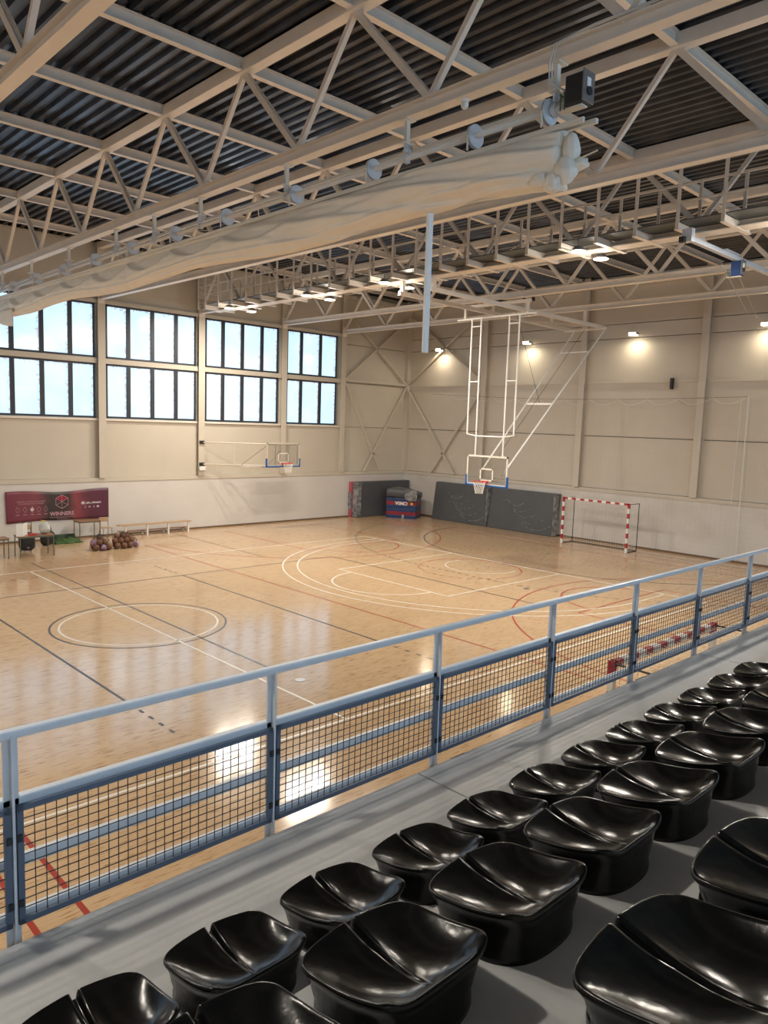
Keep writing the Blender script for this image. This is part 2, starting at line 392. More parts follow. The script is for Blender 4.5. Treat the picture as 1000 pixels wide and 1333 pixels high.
# basketball, white
seg(wl, CY+7.54, EL, CY+7.54, W_, zw, name='side_line'); seg(wl, CY-7.54, EL, CY-7.54, W_, zw, name='side_line')
seg(EL, CY-7.54, EL, CY+7.54, W_, zw, name='end_line'); seg(CX, CY-7.54, CX, CY+7.54, W_, zw, name='halfway_line')
arc(CX, CY, 1.8, 0, 360, W_, zw, name='centre_circle', n=72)
ft = EL-5.8
seg(ft, CY-2.45, EL, CY-2.45, W_, zw); seg(ft, CY+2.45, EL, CY+2.45, W_, zw); seg(ft, CY-2.45, ft, CY+2.45, W_, zw)
arc(ft, CY, 1.8, 90, 270, W_, zw)
hx = EL-1.575
for r in (6.25, 6.75):
    arc(hx, CY, r, 90, 270, W_, zw, n=60); seg(hx, CY+r, EL, CY+r, W_, zw); seg(hx, CY-r, EL, CY-r, W_, zw)
arc(hx+.35, CY, 1.28, 75, 285, W_, zw, w=.04)
# volleyball + handball, black
arc(CX, CY, 2.0, 0, 360, K_, zk, name='centre_circle', n=72)
for x in (5.53, 8.5, 11.53, 17.62): seg(x, 12.08, x, 21.06, K_, zk)
seg(-.5, 12.08, 17.62, 12.08, K_, zk, w=.035); seg(-.5, 21.06, 17.62, 21.06, K_, zk)
for x in (5.53, 11.53):
    dashes([(x, 11.55), (x, 10.3)], K_, zk, on=.15, off=.2); dashes([(x, 21.4), (x, 22.9)], K_, zk, on=.15, off=.2)
gx = 28.2
six = [(gx+.0-6*math.sin(math.radians(a)), CY+1.5+6*math.cos(math.radians(a))) for a in range(0, 91, 5)]
six += [(gx-6*math.sin(math.radians(a)), CY-1.5+6*math.cos(math.radians(a))) for a in range(90, 181, 5)]
strip(six, .05, K_, zk+.0005, 'goal_area_line')
nine = [(gx-9*math.sin(math.radians(a)), CY+1.5+9*math.cos(math.radians(a))) for a in range(10, 91, 4)]
nine += [(gx-9*math.sin(math.radians(a)), CY-1.5+9*math.cos(math.radians(a))) for a in range(90, 171, 4)]
dashes(nine, K_, zk+.0005, on=.15, off=.15)
seg(gx, CY-9.9, gx, CY+9.9, R_, zr); dashes([(-6, CY+6.0), (CX, CY+6.6)], K_, zk)
seg(28.9, CY-8, 28.9, CY+10.5, K_, zk, w=.03)
# cross courts, red
rx = 20.2
seg(13.14, 4.9, 13.14, 26.9, R_, zr); seg(27.2, 4.9, 27.2, 28.3, R_, zr)
arc(rx, 26.9, 6.62, 180, 360, R_, zr, n=60); arc(rx, 6.5, 6.62, 0, 180, R_, zr, n=60)
arc(rx, CY, 1.8, -60, 95, R_, zr); dashes([(rx+1.8*math.cos(math.radians(a)), CY+1.8*math.sin(math.radians(a))) for a in range(95, 301, 8)], R_, zr)
for s, y0, y1 in ((1, 4.9, 10.7), (-1, 28.5, 22.7)):
    seg(rx-2.45, y0, rx-2.45, y1, R_, zr); seg(rx+2.45, y0, rx+2.45, y1, R_, zr); seg(rx-2.45, y1, rx+2.45, y1, R_, zr)
    arc(rx, y1, 1.8, 0, 180*s, R_, zr)
seg(2.77, 6.8, 2.77, 26.0, R_, zr, w=.06); seg(2.30, 6.8, 2.30, 8.6, R_, zr, w=.06)
seg(12.6, 27.9, 13.4, 22, R_, zr, w=.03) if False else None
seg(8.5, 21.06, 8.5, 25.5, K_, zk, w=.035); seg(15.5, 29.0, 15.5, 22.5, K_, zk-.0004, w=.04)
for (x, y) in ((8.55, 11.07), (19.1, 13.4)):
    sk = MB().cyl((x, y, .004), (0, 0, 1), .10, .006, 24).build('socket_cover', M['metal'], floor)

# ------------------------------------------------------------------ walls
def wall_window_side():
    wl_ = MB().box(X0, E+.5, D+.32, D+.5, 0, TOP+.4).build('wall_left', M['panel']); struct(wl_)
    MB().box(X0, E+.02, D, D+.32, 0, LEDGE-.16).build('lower_wall', M['lowwall_left'], wl_)
    MB().box(X0, E, D-.03, D+.32, LEDGE-.16, LEDGE).build('ledge', M['panel'], wl_, bevel=.01)
    # columns
    for x in COLX: 
        b = MB(); b.ibeam((x, D+.02, LEDGE), (x, D+.02, TOP), .30, .26, .02, up=(0, 1, 0)); b.build('column', M['panel'], wl_)
    MB().box(E-.12, E+.2, D-.12, D+.3, LEDGE, TOP).build('column', M['panel'], wl_)
    xs = [X0]+COLX+[E-.05]
    for i in range(len(xs)-1):
        a, b_ = xs[i]+.0, xs[i+1]
        p = D+.12
        if i == len(xs)-2: rows = [(LEDGE, 4.72), (4.73, 7.0), (7.01, 8.95), (8.96, TOP)]
        else: rows = [(LEDGE, 4.72), (9.42, TOP)]
        for z0, z1 in rows:
            MB().box(a+.01, b_-.01, p, p+.2, z0+.006, z1-.006).build('wall_panel', M['panel'], wl_)
        if i < len(xs)-2:
            MB().box(a+.02, b_-.02, p-.10, p+.2, 4.70, 4.78).build('sill', M['cream'], wl_)
            MB().box(a+.02, b_-.02, p-.12, p+.2, 6.965, 7.165).build('girt', M['panel'], wl_)
            MB().box(a+.02, b_-.02, p-.14, p+.2, 9.30, 9.44).build('girt', M['panel'], wl_)
    MB().beam((25.5, D-.0, 7.12), (E-.1, D-.0, 7.12), .12, .12).build('girt', M['panel'], wl_)
    MB().beam((25.4, D-.02, 11.3), (E-.1, D-.02, 11.3), .16, .2).build('girt', M['panel'], wl_)
    for a, c in (((25.5, 7.15), (E-.2, 10.6)), ((E-.15, 7.15), (25.5, 10.6)), ((25.55, 6.95), (28.15, LEDGE)), ((E-.15, 6.95), (27.0, LEDGE))):
        MB().beam((a[0], D-.05, a[1]), (c[0], D-.05, c[1]), .09, .09).build('brace', M['panel'], wl_)
    return wl_
wallL = wall_window_side()
MB().box(X0, E-.2, D-.03, D, 0, .07).build('baseboard_left', M['skirt'])
struct(bpy.data.objects['baseboard_left'])

wn = 0
def window(a, b_, z0, z1, mull):
    global wn; wn += 1
    wob = empty_struct('window_%d' % wn); y = D+.06
    fr = MB(); t = .055
    fr.box(a, b_, y, y+.1, z0, z0+t); fr.box(a, b_, y, y+.1, z1-t, z1); fr.box(a, a+t, y, y+.1, z0, z1); fr.box(b_-t, b_, y, y+.1, z0, z1)
    fr.build('window_frame', M['window_frame'], wob)
    ed = [a+t]+list(mull)+[b_-t]
    for x in mull: MB().box(x-.08, x+.08, y-.01, y+.1, z0+t, z1-t).build('mullion', M['window_frame'], wob)
    for i in range(len(ed)-1):
        l = ed[i]+(.065 if i else 0); r = ed[i+1]-(.065 if i < len(ed)-2 else 0)
        f2 = MB()
        MB().box(l+.02, r-.02, y+.05, y+.06, z0+t+.02, z1-t-.02).build('pane', M['pane'], wob)
        s = MB(); s.box(l, r, y+.04, y+.09, z0+t, z0+t+.02); s.box(l, r, y+.04, y+.09, z1-t-.02, z1-t); s.box(l, l+.02, y+.04, y+.09, z0+t, z1-t); s.box(r-.02, r, y+.04, y+.09, z0+t, z1-t)
        s.build('sash', M['window_frame'], wob)
bays = [(12.98, 17.0, (13.92, 14.97, 16.05)), (17.48, 21.38, (18.36, 19.38, 20.45)), (21.90, 25.03, (22.76, 23.95)), (8.52, 12.53, (9.42, 10.49, 11.56)),
        (4.0, 8.04, (5.0, 6.0, 7.05)), (-.85, 3.5, (.2, 1.3, 2.4)), (-5.3, -1.35, (-4.3, -3.3, -2.3)), (-9.75, -5.8, (-8.7, -7.7, -6.7))]
for a, b_, mu in bays:
    window(a, b_, 4.80, 6.96, mu); window(a, b_, 7.18, 9.30, mu)

def fill_window(a, b_, z0, z1, mull):  # out-of-view glowing windows, added as fill light for stand and railing
    global wn; wn += 1
    wob = empty_struct('window_%d' % wn); y = Y0+.02
    fr = MB(); t = .055
    fr.box(a, b_, y, y+.1, z0, z0+t); fr.box(a, b_, y, y+.1, z1-t, z1); fr.box(a, a+t, y, y+.1, z0, z1); fr.box(b_-t, b_, y, y+.1, z0, z1)
    fr.build('window_frame', M['window_frame'], wob)
    ed = [a+t]+list(mull)+[b_-t]
    for x in mull: MB().box(x-.065, x+.065, y, y+.11, z0+t, z1-t).build('mullion', M['window_frame'], wob)
    for i in range(len(ed)-1): MB().box(ed[i]+.07, ed[i+1]-.07, y+.03, y+.04, z0+t, z1-t).build('pane', M['pane_fill'], wob)
for i in range(8):
    x = -9.6+4.45*i; fill_window(x, x+4.0, 7.18, 9.30, (x+1, x+2, x+3))
def wall_end():
    wr = MB().box(E+.32, E+.5, Y0, D+.5, 0, TOP+.4).build('wall_end', M['panel_end']); struct(wr)
    MB().box(E, E+.32, Y0, D, 0, LEDGE-.16).build('lower_wall', M['lowwall'], wr)
    MB().box(E-.03, E+.32, Y0, D, LEDGE-.16, LEDGE).build('ledge', M['panel_end'], wr, bevel=.01)
    for y in COLY:
        b = MB(); b.ibeam((E-.0, y, LEDGE), (E-.0, y, TOP), .30, .30, .02, up=(1, 0, 0)); b.build('column', M['panel_end'], wr)
    ys = [D]+COLY+[Y0]; p = E+.12
    for i in range(len(ys)-1):
        a, b_ = ys[i+1], ys[i]
        for z0, z1 in ((LEDGE, 4.72), (4.72, 7.12), (7.12, 8.95), (8.95, 9.57), (9.57, TOP)):
            MB().box(p, p+.2, a+.01, b_-.01, z0+.014, z1-.014).build('wall_panel', M['panel_end'], wr)
        MB().box(p-.07, p, a+.16, b_-.16, 7.03, 7.14).build('girt', M['panel_end'], wr)
        MB().box(p-.03, p, a+.16, b_-.16, 4.705, 4.735).build('girt', M['seam'], wr)
    MB().beam((E+.0, D, 11.25), (E+.0, Y0, 11.25), .18, .26).build('girt', M['panel_end'], wr)
    for a, c in (((D-.1, 7.15), (24.4, 10.9)), ((24.4, 7.2), (D-.1, 10.9)), ((D-.1, 6.9), (26.05, LEDGE)), ((24.4, 6.9), (27.75, LEDGE))):
        MB().beam((E-.06, a[0], a[1]), (E-.06, c[0], c[1]), .10, .10).build('brace', M['panel_end'], wr)
    # small bracket on the girt
    MB().box(E-.12, E+.05, 14.45, 14.55, 6.75, 7.2).build('bracket', M['dark'], wr)
wall_end()
MB().box(E-.03, E, Y0, D, 0, .07).build('baseboard_end', M['skirt']); struct(bpy.data.objects['baseboard_end'])
struct(MB().box(X0-.2, X0, Y0, D+.5, 0, TOP+.4).build('wall_near', M['panel_end']))
struct(MB().box(X0, E+.5, Y0-.2, Y0, 0, TOP+.4).build('wall_right', M['panel_end']))

# ------------------------------------------------------------------ roof deck
def deck():
    b = MB(); pit = .29; n = int((E+.3-X0)/pit); y0, y1 = Y0, D+.3
    prof = []
    for i in range(n+1):
        x = X0+i*pit
        prof += [(x, TOP+.0), (x+.10, TOP), (x+.135, TOP+.085), (x+.255, TOP+.085)]
    vs = []; segs = [y0]+[v+.1 for v in (.3, 3.4, 6.5, 9.65, 12.8, 15.9, 19.0, 22.1, 25.2, 28.3)]+[y1]
    fs = []
    for j in range(len(segs)-1):
        dz = .0 if j % 2 else .012
        o = len(vs); L = len(prof); sh = .0 if j % 2 else .02
        vs += [(x+sh, segs[j]-.06, z+dz) for x, z in prof]+[(x+sh, segs[j+1]+.06, z+dz) for x, z in prof]
        fs += [(o+i, o+i+1, o+L+i+1, o+L+i) for i in range(L-1)]
    b.add(vs, fs); o = b.build('ceiling', M['deck']); struct(o)
    MB().box(X0, E+.3, y0, y1, TOP+.14, TOP+.3).build('roof_sheet', M['deck'], o)
deck()

# ------------------------------------------------------------------ trusses, purlins
TN = [.3, 3.4, 6.5, 9.65, 12.8, 15.9, 19.0, 22.1, 25.2, 28.3]       # top nodes (purlins)
BN = [-1.35, 1.75, 4.85, 7.95, 11.1, 14.25, 17.4, 20.5, 23.6, 26.7, 29.7]
zb, zt = 9.53, 11.48
def make_truss(X, label):
    t = thing('roof_truss', label, 'truss', (X, D, zb), 'steel roof trusses')
    MB().ibeam((X, Y0, zb), (X, D-.05, zb), .20, .20, .022).build('bottom_chord', M['cream'], t)
    MB().box(X-.11, X+.11, Y0, D, zt-.12, zt+.12).build('top_chord', M['cream'], t, bevel=.01)
    for i, y in enumerate(TN):
        for j, yb in enumerate((BN[i], BN[i+1])):
            a = V((X, y, zt-.1)); c = V((X, yb, zb+.09)); d = (a-c).normalized()
            w = .085 if j else .11
            mb = MB()
            if j: mb.beam(a, c+d*.02, w, w, up=(1, 0, 0))
            else:
                mb.beam(a+V((w/2, 0, 0)), c+V((w/2, 0, 0)), .014, w, up=(0, 1, 0) if abs(d.y) < .9 else (0, 0, 1)); mb.beam(a, c, w, .014, up=(1, 0, 0)); mb.beam(a-V((w/2-.02, 0, 0)), c-V((w/2-.02, 0, 0)), .014, w)
            mb.build('diagonal', M['cream'], t)
        MB().box(X-.012, X+.012, y-.12, y+.12, zt-.2, zt-.08).build('gusset_plate', M['cream'], t)
    MB().box(X-.13, X+.13, D-.12, D-.02, zb-.25, zb+.25).build('end_plate', M['cream'], t)
    return t
labs = {3.75: 'cream steel roof truss crossing the top left corner of the view', 8.28: 'cream steel roof truss directly over the rolled-up curtain', 12.74: 'cream steel roof truss just beyond the rolled-up curtain',
        17.2: 'cream steel roof truss carrying the lamp catwalk', 21.64: 'cream steel roof truss just beyond the catwalk', 25.37: 'farthest cream steel roof truss, nearest the end wall',
        -1.1: 'cream steel roof truss above and left of the viewer', -5.55: 'cream steel roof truss behind the viewer', -10.0: 'cream steel roof truss farthest behind the viewer'}
first = make_truss(8.28, labs[8.28])
for X in (3.75, 12.74, 17.2, 21.64, 25.37, -1.1): dup(first, (X, D, zb), labs[X])
pl = ['over the stand', 'over the walkway edge', 'over the near touchline', 'over the near side of the court', 'near the centre of the court', 'over the centre of the court', 'past the centre of the court', 'over the far side of the court', 'second from the window wall', 'nearest the window wall']
pm = MB().ibeam((X0-0, 0, 0), (E-.1, 0, 0), .14, .22, .016).mesh('purlin', M['cream'])
for i, y in enumerate(TN):
    o = link('purlin', pm, None, loc=(0, y, zt-.0+.025)); tag(o, 'long cream roof purlin running '+pl[i], 'purlin', 'roof purlins')
# rod bracing under the deck
for k, (xa, xb) in enumerate(((12.74, 17.2), (21.64, 25.37))):
    for i, (ya, yb) in enumerate(((25.2, 28.3), (19.0, 25.2)) if k == 0 else ((15.9, 22.1), (9.65, 15.9), (22.1, 28.3))):
        t = thing('rod_bracing', 'thin cross bracing rods under the roof, bay %s the %s' % (('over the windows at', 'between trusses past')[k > 0], ['window wall', 'far court side', 'hall centre', 'hall corner'][i + (k > 0)]), 'bracing', ((xa+xb)/2, (ya+yb)/2, 11.3), 'roof rod bracing')
        for p, q in (((xa, ya), (xb, yb)), ((xa, yb), (xb, ya))): MB().tube([(p[0], p[1], 11.32), (q[0], q[1], 11.30)], .012, 5).build('rod', M['cream'], t)
        MB().cyl(((xa+xb)/2, (ya+yb)/2, 11.31), (0, 0, 1), .09, .03, 12).build('ring_plate', M['cream'], t)
# small clips on purlins / top chord
# ------------------------------------------------------------------ catwalk with lamps
def catwalk():
    t = thing('lamp_catwalk', 'cream steel catwalk with railings hung beside the third roof truss', 'catwalk', (17.1, 28, 9.45))
    ya, yb = 1.0, 28.6
    bm_ = MB(); bm_.box(0, 1.42, -.02, .0, 0, .15); bm_.box(0, 1.42, -.06, .06, -.012, 0); bm_.box(0, .02, -.04, .04, -.012, .15)
    br = bm_.mesh('bracket', M['cream'])
    MB().box(0, 0, 0, 0, 0, 0)
    post = MB().box(-.02, .02, -.035, .035, 0, 1.28).mesh('post', M['cream'])
    post2 = MB().box(-.02, .02, -.035, .035, 0, 1.1).mesh('post', M['cream'])
    y = 28.05
    while y > ya:
        link('bracket', br, t, loc=(16.35, y, 9.40)); link('railing_post', post, t, loc=(16.37, y, 9.42)); link('railing_post', post2, t, loc=(17.42, y, 9.58))
        MB().box(16.39, 17.12, y-.98, y-.04, 9.56, 9.585).build('floor_sheet', M['grate'], t)
        y -= 1.0
    for x, zs in ((16.37, (10.70, 10.30, 9.95)), (17.42, (10.68, 10.30, 9.95))):
        for k, z in enumerate(zs):
            MB().beam((x, ya, z), (x, yb, z), .045 if k == 0 else .018, .04 if k == 0 else .018).build('handrail' if k == 0 else 'guard_rail', M['cream'], t)
    MB().box(16.35, 17.45, yb-.02, yb+.02, 9.5, 10.7).build('end_gate', M['cream'], t) if False else None
    for z in (10.7, 10.5, 10.3, 10.1, 9.9, 9.7): MB().beam((16.37, yb, z), (17.42, yb, z), .02, .02).build('guard_rail', M['cream'], t)
    MB().beam((16.37, yb, 9.4), (16.37, yb, 10.7), .04, .04).build('railing_post', M['cream'], t)
    MB().beam((17.42, yb, 9.4), (17.42, yb, 10.7), .04, .04).build('railing_post', M['cream'], t)
    MB().box(17.0, 17.4, ya, yb, 9.40, 9.425).build('cable_tray', M['cream'], t)
catwalk()
def light_obj(name, loc, power, size, rot, color, parent=None, spread=None):
    ld = bpy.data.lights.new(name, 'AREA'); ld.shape = 'DISK'; ld.size = size; ld.energy = power; ld.color = color
    if spread: ld.spread = spread
    o = bpy.data.objects.new(name, ld); COL.objects.link(o); o.location = loc; o.rotation_euler = rot
    if name == 'lamp_light':      # added point fill under each lamp to brighten the trusses
        pd = bpy.data.lights.new('fill_light', 'POINT'); pd.energy = power*.10; pd.color = color; pd.shadow_soft_size = .10
        q = bpy.data.objects.new('fill_light', pd); COL.objects.link(q); q.location = (loc[0], loc[1], loc[2]-.22)
    return o
def make_lamp(x, y, z, label, cat='lamp'):
    t = thing('high_bay_lamp', label, cat, (x, y, z), 'catwalk lamps')
    MB().cyl((x, y, z+.22), (0, 0, 1), .02, .16, 8).build('stem', M['lamp_body'], t)
    MB().cyl((x, y, z+.10), (0, 0, 1), .19, .10, 24, .10).build('housing', M['lamp_body'], t, smooth=False)
    MB().cyl((x, y, z+.045), (0, 0, 1), .20, .02, 24).build('rim', M['lamp_body'], t)
    MB().cyl((x, y, z+.03), (0, 0, 1), .18, .012, 24).build('diffuser', M['lamp_face'], t)
    return t
lampy = [(26.45, 'farthest, by the window wall'), (21.45, 'second from the window wall'), (17.5, 'over the middle of the hall'), (10.6, 'on the right, beyond the curtain end'), (5.9, 'at the right edge of the view')]
l0 = None
for y, d in lampy:
    for k, x in enumerate((16.5, 17.55)):
        z = 9.26
        lab = '%s lit lamp of the catwalk pair %s' % (('nearer', 'farther')[k], d)
        if l0 is None: l0 = make_lamp(x, y, z, lab); 
        else: dup(l0, (x, y, z), lab)
        light_obj('lamp_light', (x, y, z-.0), HALL_LAMP_W, .34, (0, 0, 0), (1, .92, .80))
for i, y in enumerate((26.4, 21.4, 17.5, 10.6, 5.9)):
    dup(l0, (-1.1, y, 9.26), 'lit lamp under the truss left of the view, %s from the windows' % ['first', 'second', 'third', 'fourth', 'fifth'][i])
    light_obj('lamp_light', (-1.1, y, 9.26), HALL_LAMP_W*1.25, .34, (0, 0, 0), (1, .92, .80))
# flood lamps on the end wall
wf = [(27.25, 8.86, 'nearest the hall corner, by the cross bracing'), (21.66, 8.93, 'second from the hall corner, seen behind the hoop frame'), (16.23, 9.0, 'third from the hall corner, above the striped goal'), (10.9, 9.03, 'at the right edge of the view'), (5.4, 9.03, 'beyond the right edge')]
w0 = None
for y, z, d in wf:
    x = E-.30; lab = 'wall flood lamp '+d
    if w0 is None:
        t = w0 = thing('flood_lamp', lab, 'lamp', (x, y, z), 'wall flood lamps')
        MB().box(x-.10, x+.14, y-.17, y+.17, z+.03, z+.12).build('housing', M['lamp_body'], t, bevel=.01)
        MB().box(x-.10, x+.12, y-.15, y+.15, z, z+.03).build('diffuser', M['lamp_face'], t)
        MB().box(x+.10, x+.40, y-.03, y+.03, z+.05, z+.09).build('arm', M['lamp_body'], t)
        MB().box(x-.12, x-.10, y-.15, y+.15, z+.0, z+.10).build('lens', M['lamp_face'], t)
    else: dup(w0, (x, y, z), lab)
    light_obj('flood_light', (x-.05, y, z-.05), WALL_LAMP_W, .22, (0, math.radians(12), 0), (1, .88, .66))

# ------------------------------------------------------------------ rolled up divider curtain and hoist
XC = 8.28
pull_y = [5.85, 7.05, 9.1, 11.1, 13.35, 15.4, 17.5, 19.6, 21.7, 23.8, 25.9]
def hoist():
    t = thing('curtain_hoist', 'white drive tube with discs hung under the second truss', 'hoist', (XC, 5.6, 8.88))
    MB().tube([(XC, 5.45, 8.89), (XC, 28.2, 8.84)], .04, 12).build('drive_tube', M['cream'], t, smooth=True)
    MB().box(XC+.12, XC+.16, 5.5, 28.2, 9.0, 9.05).build('guide_rail', M['cream_white'], t)
    for y in pull_y:
        MB().cyl((XC, y, 8.88), (0, 1, 0), .155, .02, 28).cyl((XC, y+.035, 8.88), (0, 1, 0), .155, .012, 28).cyl((XC, y+.018, 8.88), (0, 1, 0), .10, .04, 16).build('pulley_disc', M['white_rail'], t, smooth=False)
        MB().tube([(XC-.15, y+.02, 8.86), (XC-.15, y+.02, 8.66)], .014, 6).build('strap', M['cream_white'], t)
    for y in (5.78, 8.4, 11.42, 14.4, 16.43, 18.43, 21.4, 24.3, 27.0):
        b = MB(); b.box(XC-.035, XC+.035, y-.03, y+.03, 9.10, 9.43); b.box(XC-.10, XC+.10, y-.09, y+.09, 9.415, 9.432); b.box(XC-.11, XC+.11, y-.05, y+.05, 9.08, 9.10)
        b.build('hanger_post', M['cream_white'], t)
        b = MB(); b.box(XC+.03, XC+.05, y-.04, y+.04, 8.82, 9.10); b.box(XC-.05, XC+.05, y-.01, y+.01, 8.98, 9.1); b.cyl((XC, y, 8.885), (0, 1, 0), .065, .06, 14)
        b.build('bearing_bracket', M['white_rail'], t)
    # conduit on the truss down to the motor
    c = [(XC-.06, 1.0, 9.66), (XC-.08, 3.5, 9.66), (XC-.09, 5.2, 9.66), (XC-.11, 5.72, 9.60), (XC-.09, 5.80, 9.40), (XC-.07, 5.80, 9.18), (XC-.0, 5.6, 9.05)]
    MB().tube(c, .012, 6).build('cable', M['cream_white'], t, smooth=True)
    MB().tube([V(p)+V((-.03, .02, .0)) for p in c], .010, 6).build('cable', M['white_rail'], t, smooth=True)
    return t
hoist()
def motor(x, y, z, label, m='dark'):
    t = thing('hoist_motor', label, 'motor', (x, y, z))
    MB().box(x-.10, x+.11, y-.13, y+.13, z-.18, z+.18).build('housing', M[m], t, bevel=.02)
    b = MB(); b.box(x-.12, x+.12, y-.15, y-.13, z-.16, z+.19)
    b.build('end_plate', M['metal'], t)
    MB().cyl((x, y-.155, z-.04), (0, 1, 0), .05, .03, 16).build('gear_cap', M['dark'], t)
    MB().box(x-.05, x+.03, y-.158, y-.15, z+.01, z+.11).build('rating_plate', M['paper'], t)
    MB().tube([(x, y+.1, z-.08), (x, y+.28, z-.08)], .03, 10).build('drive_shaft', M['metal'], t)
    MB().box(x-.06, x+.06, y-.1, y+.25, z-.20, z-.18).build('mounting_bracket', M['cream_white'], t)
    for q in (.13, .19): MB().tube([(x-.08, y+q, z-.02), (x-.08, y+q, z-.2)], .009, 6).sphere((x-.08, y+q, z-.02), .018, 8, 6).build('limit_switch_rod', M['green'], t)
    return t
motor(XC, 5.46, 9.02, 'dark hoist motor box at the near end of the curtain tube')

def curtain():
    t = thing('divider_curtain', 'rolled-up ivory dividing curtain hanging in folds under the white drive tube', 'curtain', (XC, 5.6, 8.0))
    ys = []; y = 5.6
    while y <= 27.6: ys.append(y); y += .11
    NP = 76; vs = []
    rnd = random.Random(3); ph = [rnd.uniform(0, 6.28) for _ in range(8)]
    for y in ys:
        # phase between pulleys: 0 at strap, 1 at the middle
        k = max([i for i, p in enumerate(pull_y) if p <= y] or [0]); a = pull_y[k]; b = pull_y[k+1] if k+1 < len(pull_y) else a+2.1
        s = min(max((y-a)/(b-a), 0), 1); sw = math.sin(PI*s)**.8
        far = min(1, max(0, (y-8)/6)); near = 1-far
        zt_ = 8.63; zbot = 7.98 + .06*math.sin(.9*y+1) - .03*near + (.0 if y < 26 else (y-26)*.02)
        wid = .17+.05*sw+.07*near
        for i in range(NP):
            u = i/NP; ang = 2*PI*u
            # u: 0 top, going down the near (-x) side, .5 bottom, up the far side
            cx_ = -math.sin(ang)*wid; zz = zbot+(zt_-zbot)*(.5+.5*math.cos(ang))
            side = max(0, math.sin(ang))
            zr_ = (zz-zbot)/(zt_-zbot)
            # scalloped crease where the upper valance overlaps the bundle
            crease = .86-.46*sw*far-.3*near
            d = 0
            q = max(0, min(1, (zr_-crease)/.10+.5)); d -= (.11*far+.02)*q*q*(3-2*q)
            d += (.025*math.sin(zr_*34+1.3*math.sin(y*.8)+ph[0]))*(1 if zr_ < .30 else .12)
            d += near*.045*math.sin(zr_*13-2.6*(y-5)+ph[1])+near*.02*math.sin(zr_*29-5.1*y+ph[2])
            d += far*.010*math.sin(y*6+ph[3]+zr_*5)*(1-sw)
            d += far*.05*math.exp(-((s-.0)/.06)**2)*(-1 if zr_ > .3 else 0)
            cx_ -= d*math.copysign(1, math.sin(ang)+1e-6) if abs(math.sin(ang)) > .05 else 0
            zz += .006*math.sin(y*3+ang*3+ph[4])
            # near end: cloth tapers and droops
            e = max(0, 1-(y-5.6)/.5)
            zz -= .05*e*math.sin(ang*2+1); cx_ *= 1-.25*e
            vs.append((XC-.02+cx_, y, zz))
    fs = []
    for i in range(len(ys)-1):
        for k in range(NP): fs.append((i*NP+k, i*NP+(k+1) % NP, (i+1)*NP+(k+1) % NP, (i+1)*NP+k))
    fs += [tuple(range(NP-1, -1, -1)), tuple((len(ys)-1)*NP+k for k in range(NP))]
    MB().add(vs, fs).build('cloth', M['curtain'], t, smooth=True)
    # top batten
    MB().box(XC-.10, XC-.06, 5.3, 27.8, 8.60, 8.665).build('batten', M['cream_white'], t, bevel=.006)
    MB().box(XC+.02, XC+.08, 5.2, 27.8, 8.60, 8.66).build('batten', M['cream_white'], t, bevel=.006)
    # bunched tail at the near end: lumpy folds
    rnd = random.Random(11)
    for (cx_, cy_, cz_, rx_, ry_, rz_) in ((-.05, 5.55, 8.10, .13, .14, .17), (.04, 5.45, 8.17, .09, .16, .08), (-.12, 5.68, 7.97, .09, .12, .13), (-.02, 5.50, 8.34, .10, .10, .2), (-.16, 5.85, 8.02, .07, .14, .09)):
        b = MB(); b.sphere((0, 0, 0), 1, 22, 14); nv = []
        q = rnd.uniform(0, 6)
        for p in b.v:
            p = V(p); k = 1+.20*math.sin(9*math.atan2(p.y, p.x)+q+2*p.z)+.06*math.sin(7*p.z+q)
            nv.append((XC+cx_+p.x*rx_*k, cy_+p.y*ry_*k, cz_+p.z*rz_*(1+.05*math.sin(5*p.x+q))))
        b.v = nv; b.build('bunched_fold', M['curtain'], t, smooth=True)
    MB().tube([(XC-.03, 5.6, 8.17), (XC-.03, 5.12, 8.25)], .010, 6).build('fold_rod', M['cream_white'], t)
    # hanging corner at the far end
    vv = []; 
    for i in range(8):
        for j in range(6):
            u, v_ = i/7, j/5
            vv.append((XC-.25+.05*math.sin(u*9), 25.3+1.9*u, 8.12-v_*(.55-.25*u)+.03*math.sin(u*6+v_*3)))
    ff = [(i*6+j, i*6+j+1, (i+1)*6+j+1, (i+1)*6+j) for i in range(7) for j in range(5)]
    o = MB().add(vv, ff).build('hanging_corner', M['curtain'], t, smooth=True)
    sm = o.modifiers.new('thick', 'SOLIDIFY'); sm.thickness = .012
curtain()
b = MB().box(7.86-.045, 7.86+.045, 7.86-.03, 7.86+.03, 6.0, 8.64)
o = b.build('drop_pole', M['pole'], None, bevel=.006)
o.location = (XC-7.86, 0, 0); tag(o, 'pale blue-white pole hanging straight down from the rolled-up curtain', 'pole')

t = thing('dome_sensor', 'small white dome sensor under the truss over the curtain end', 'sensor', (8.28, 7.3, 9.4))
MB().sphere((8.30, 7.3, 9.355), .055, 16, 10).build('dome', M['white'], t, smooth=True); MB().cyl((8.30, 7.3, 9.41), (0, 0, 1), .06, .04, 16).build('base', M['white'], t)
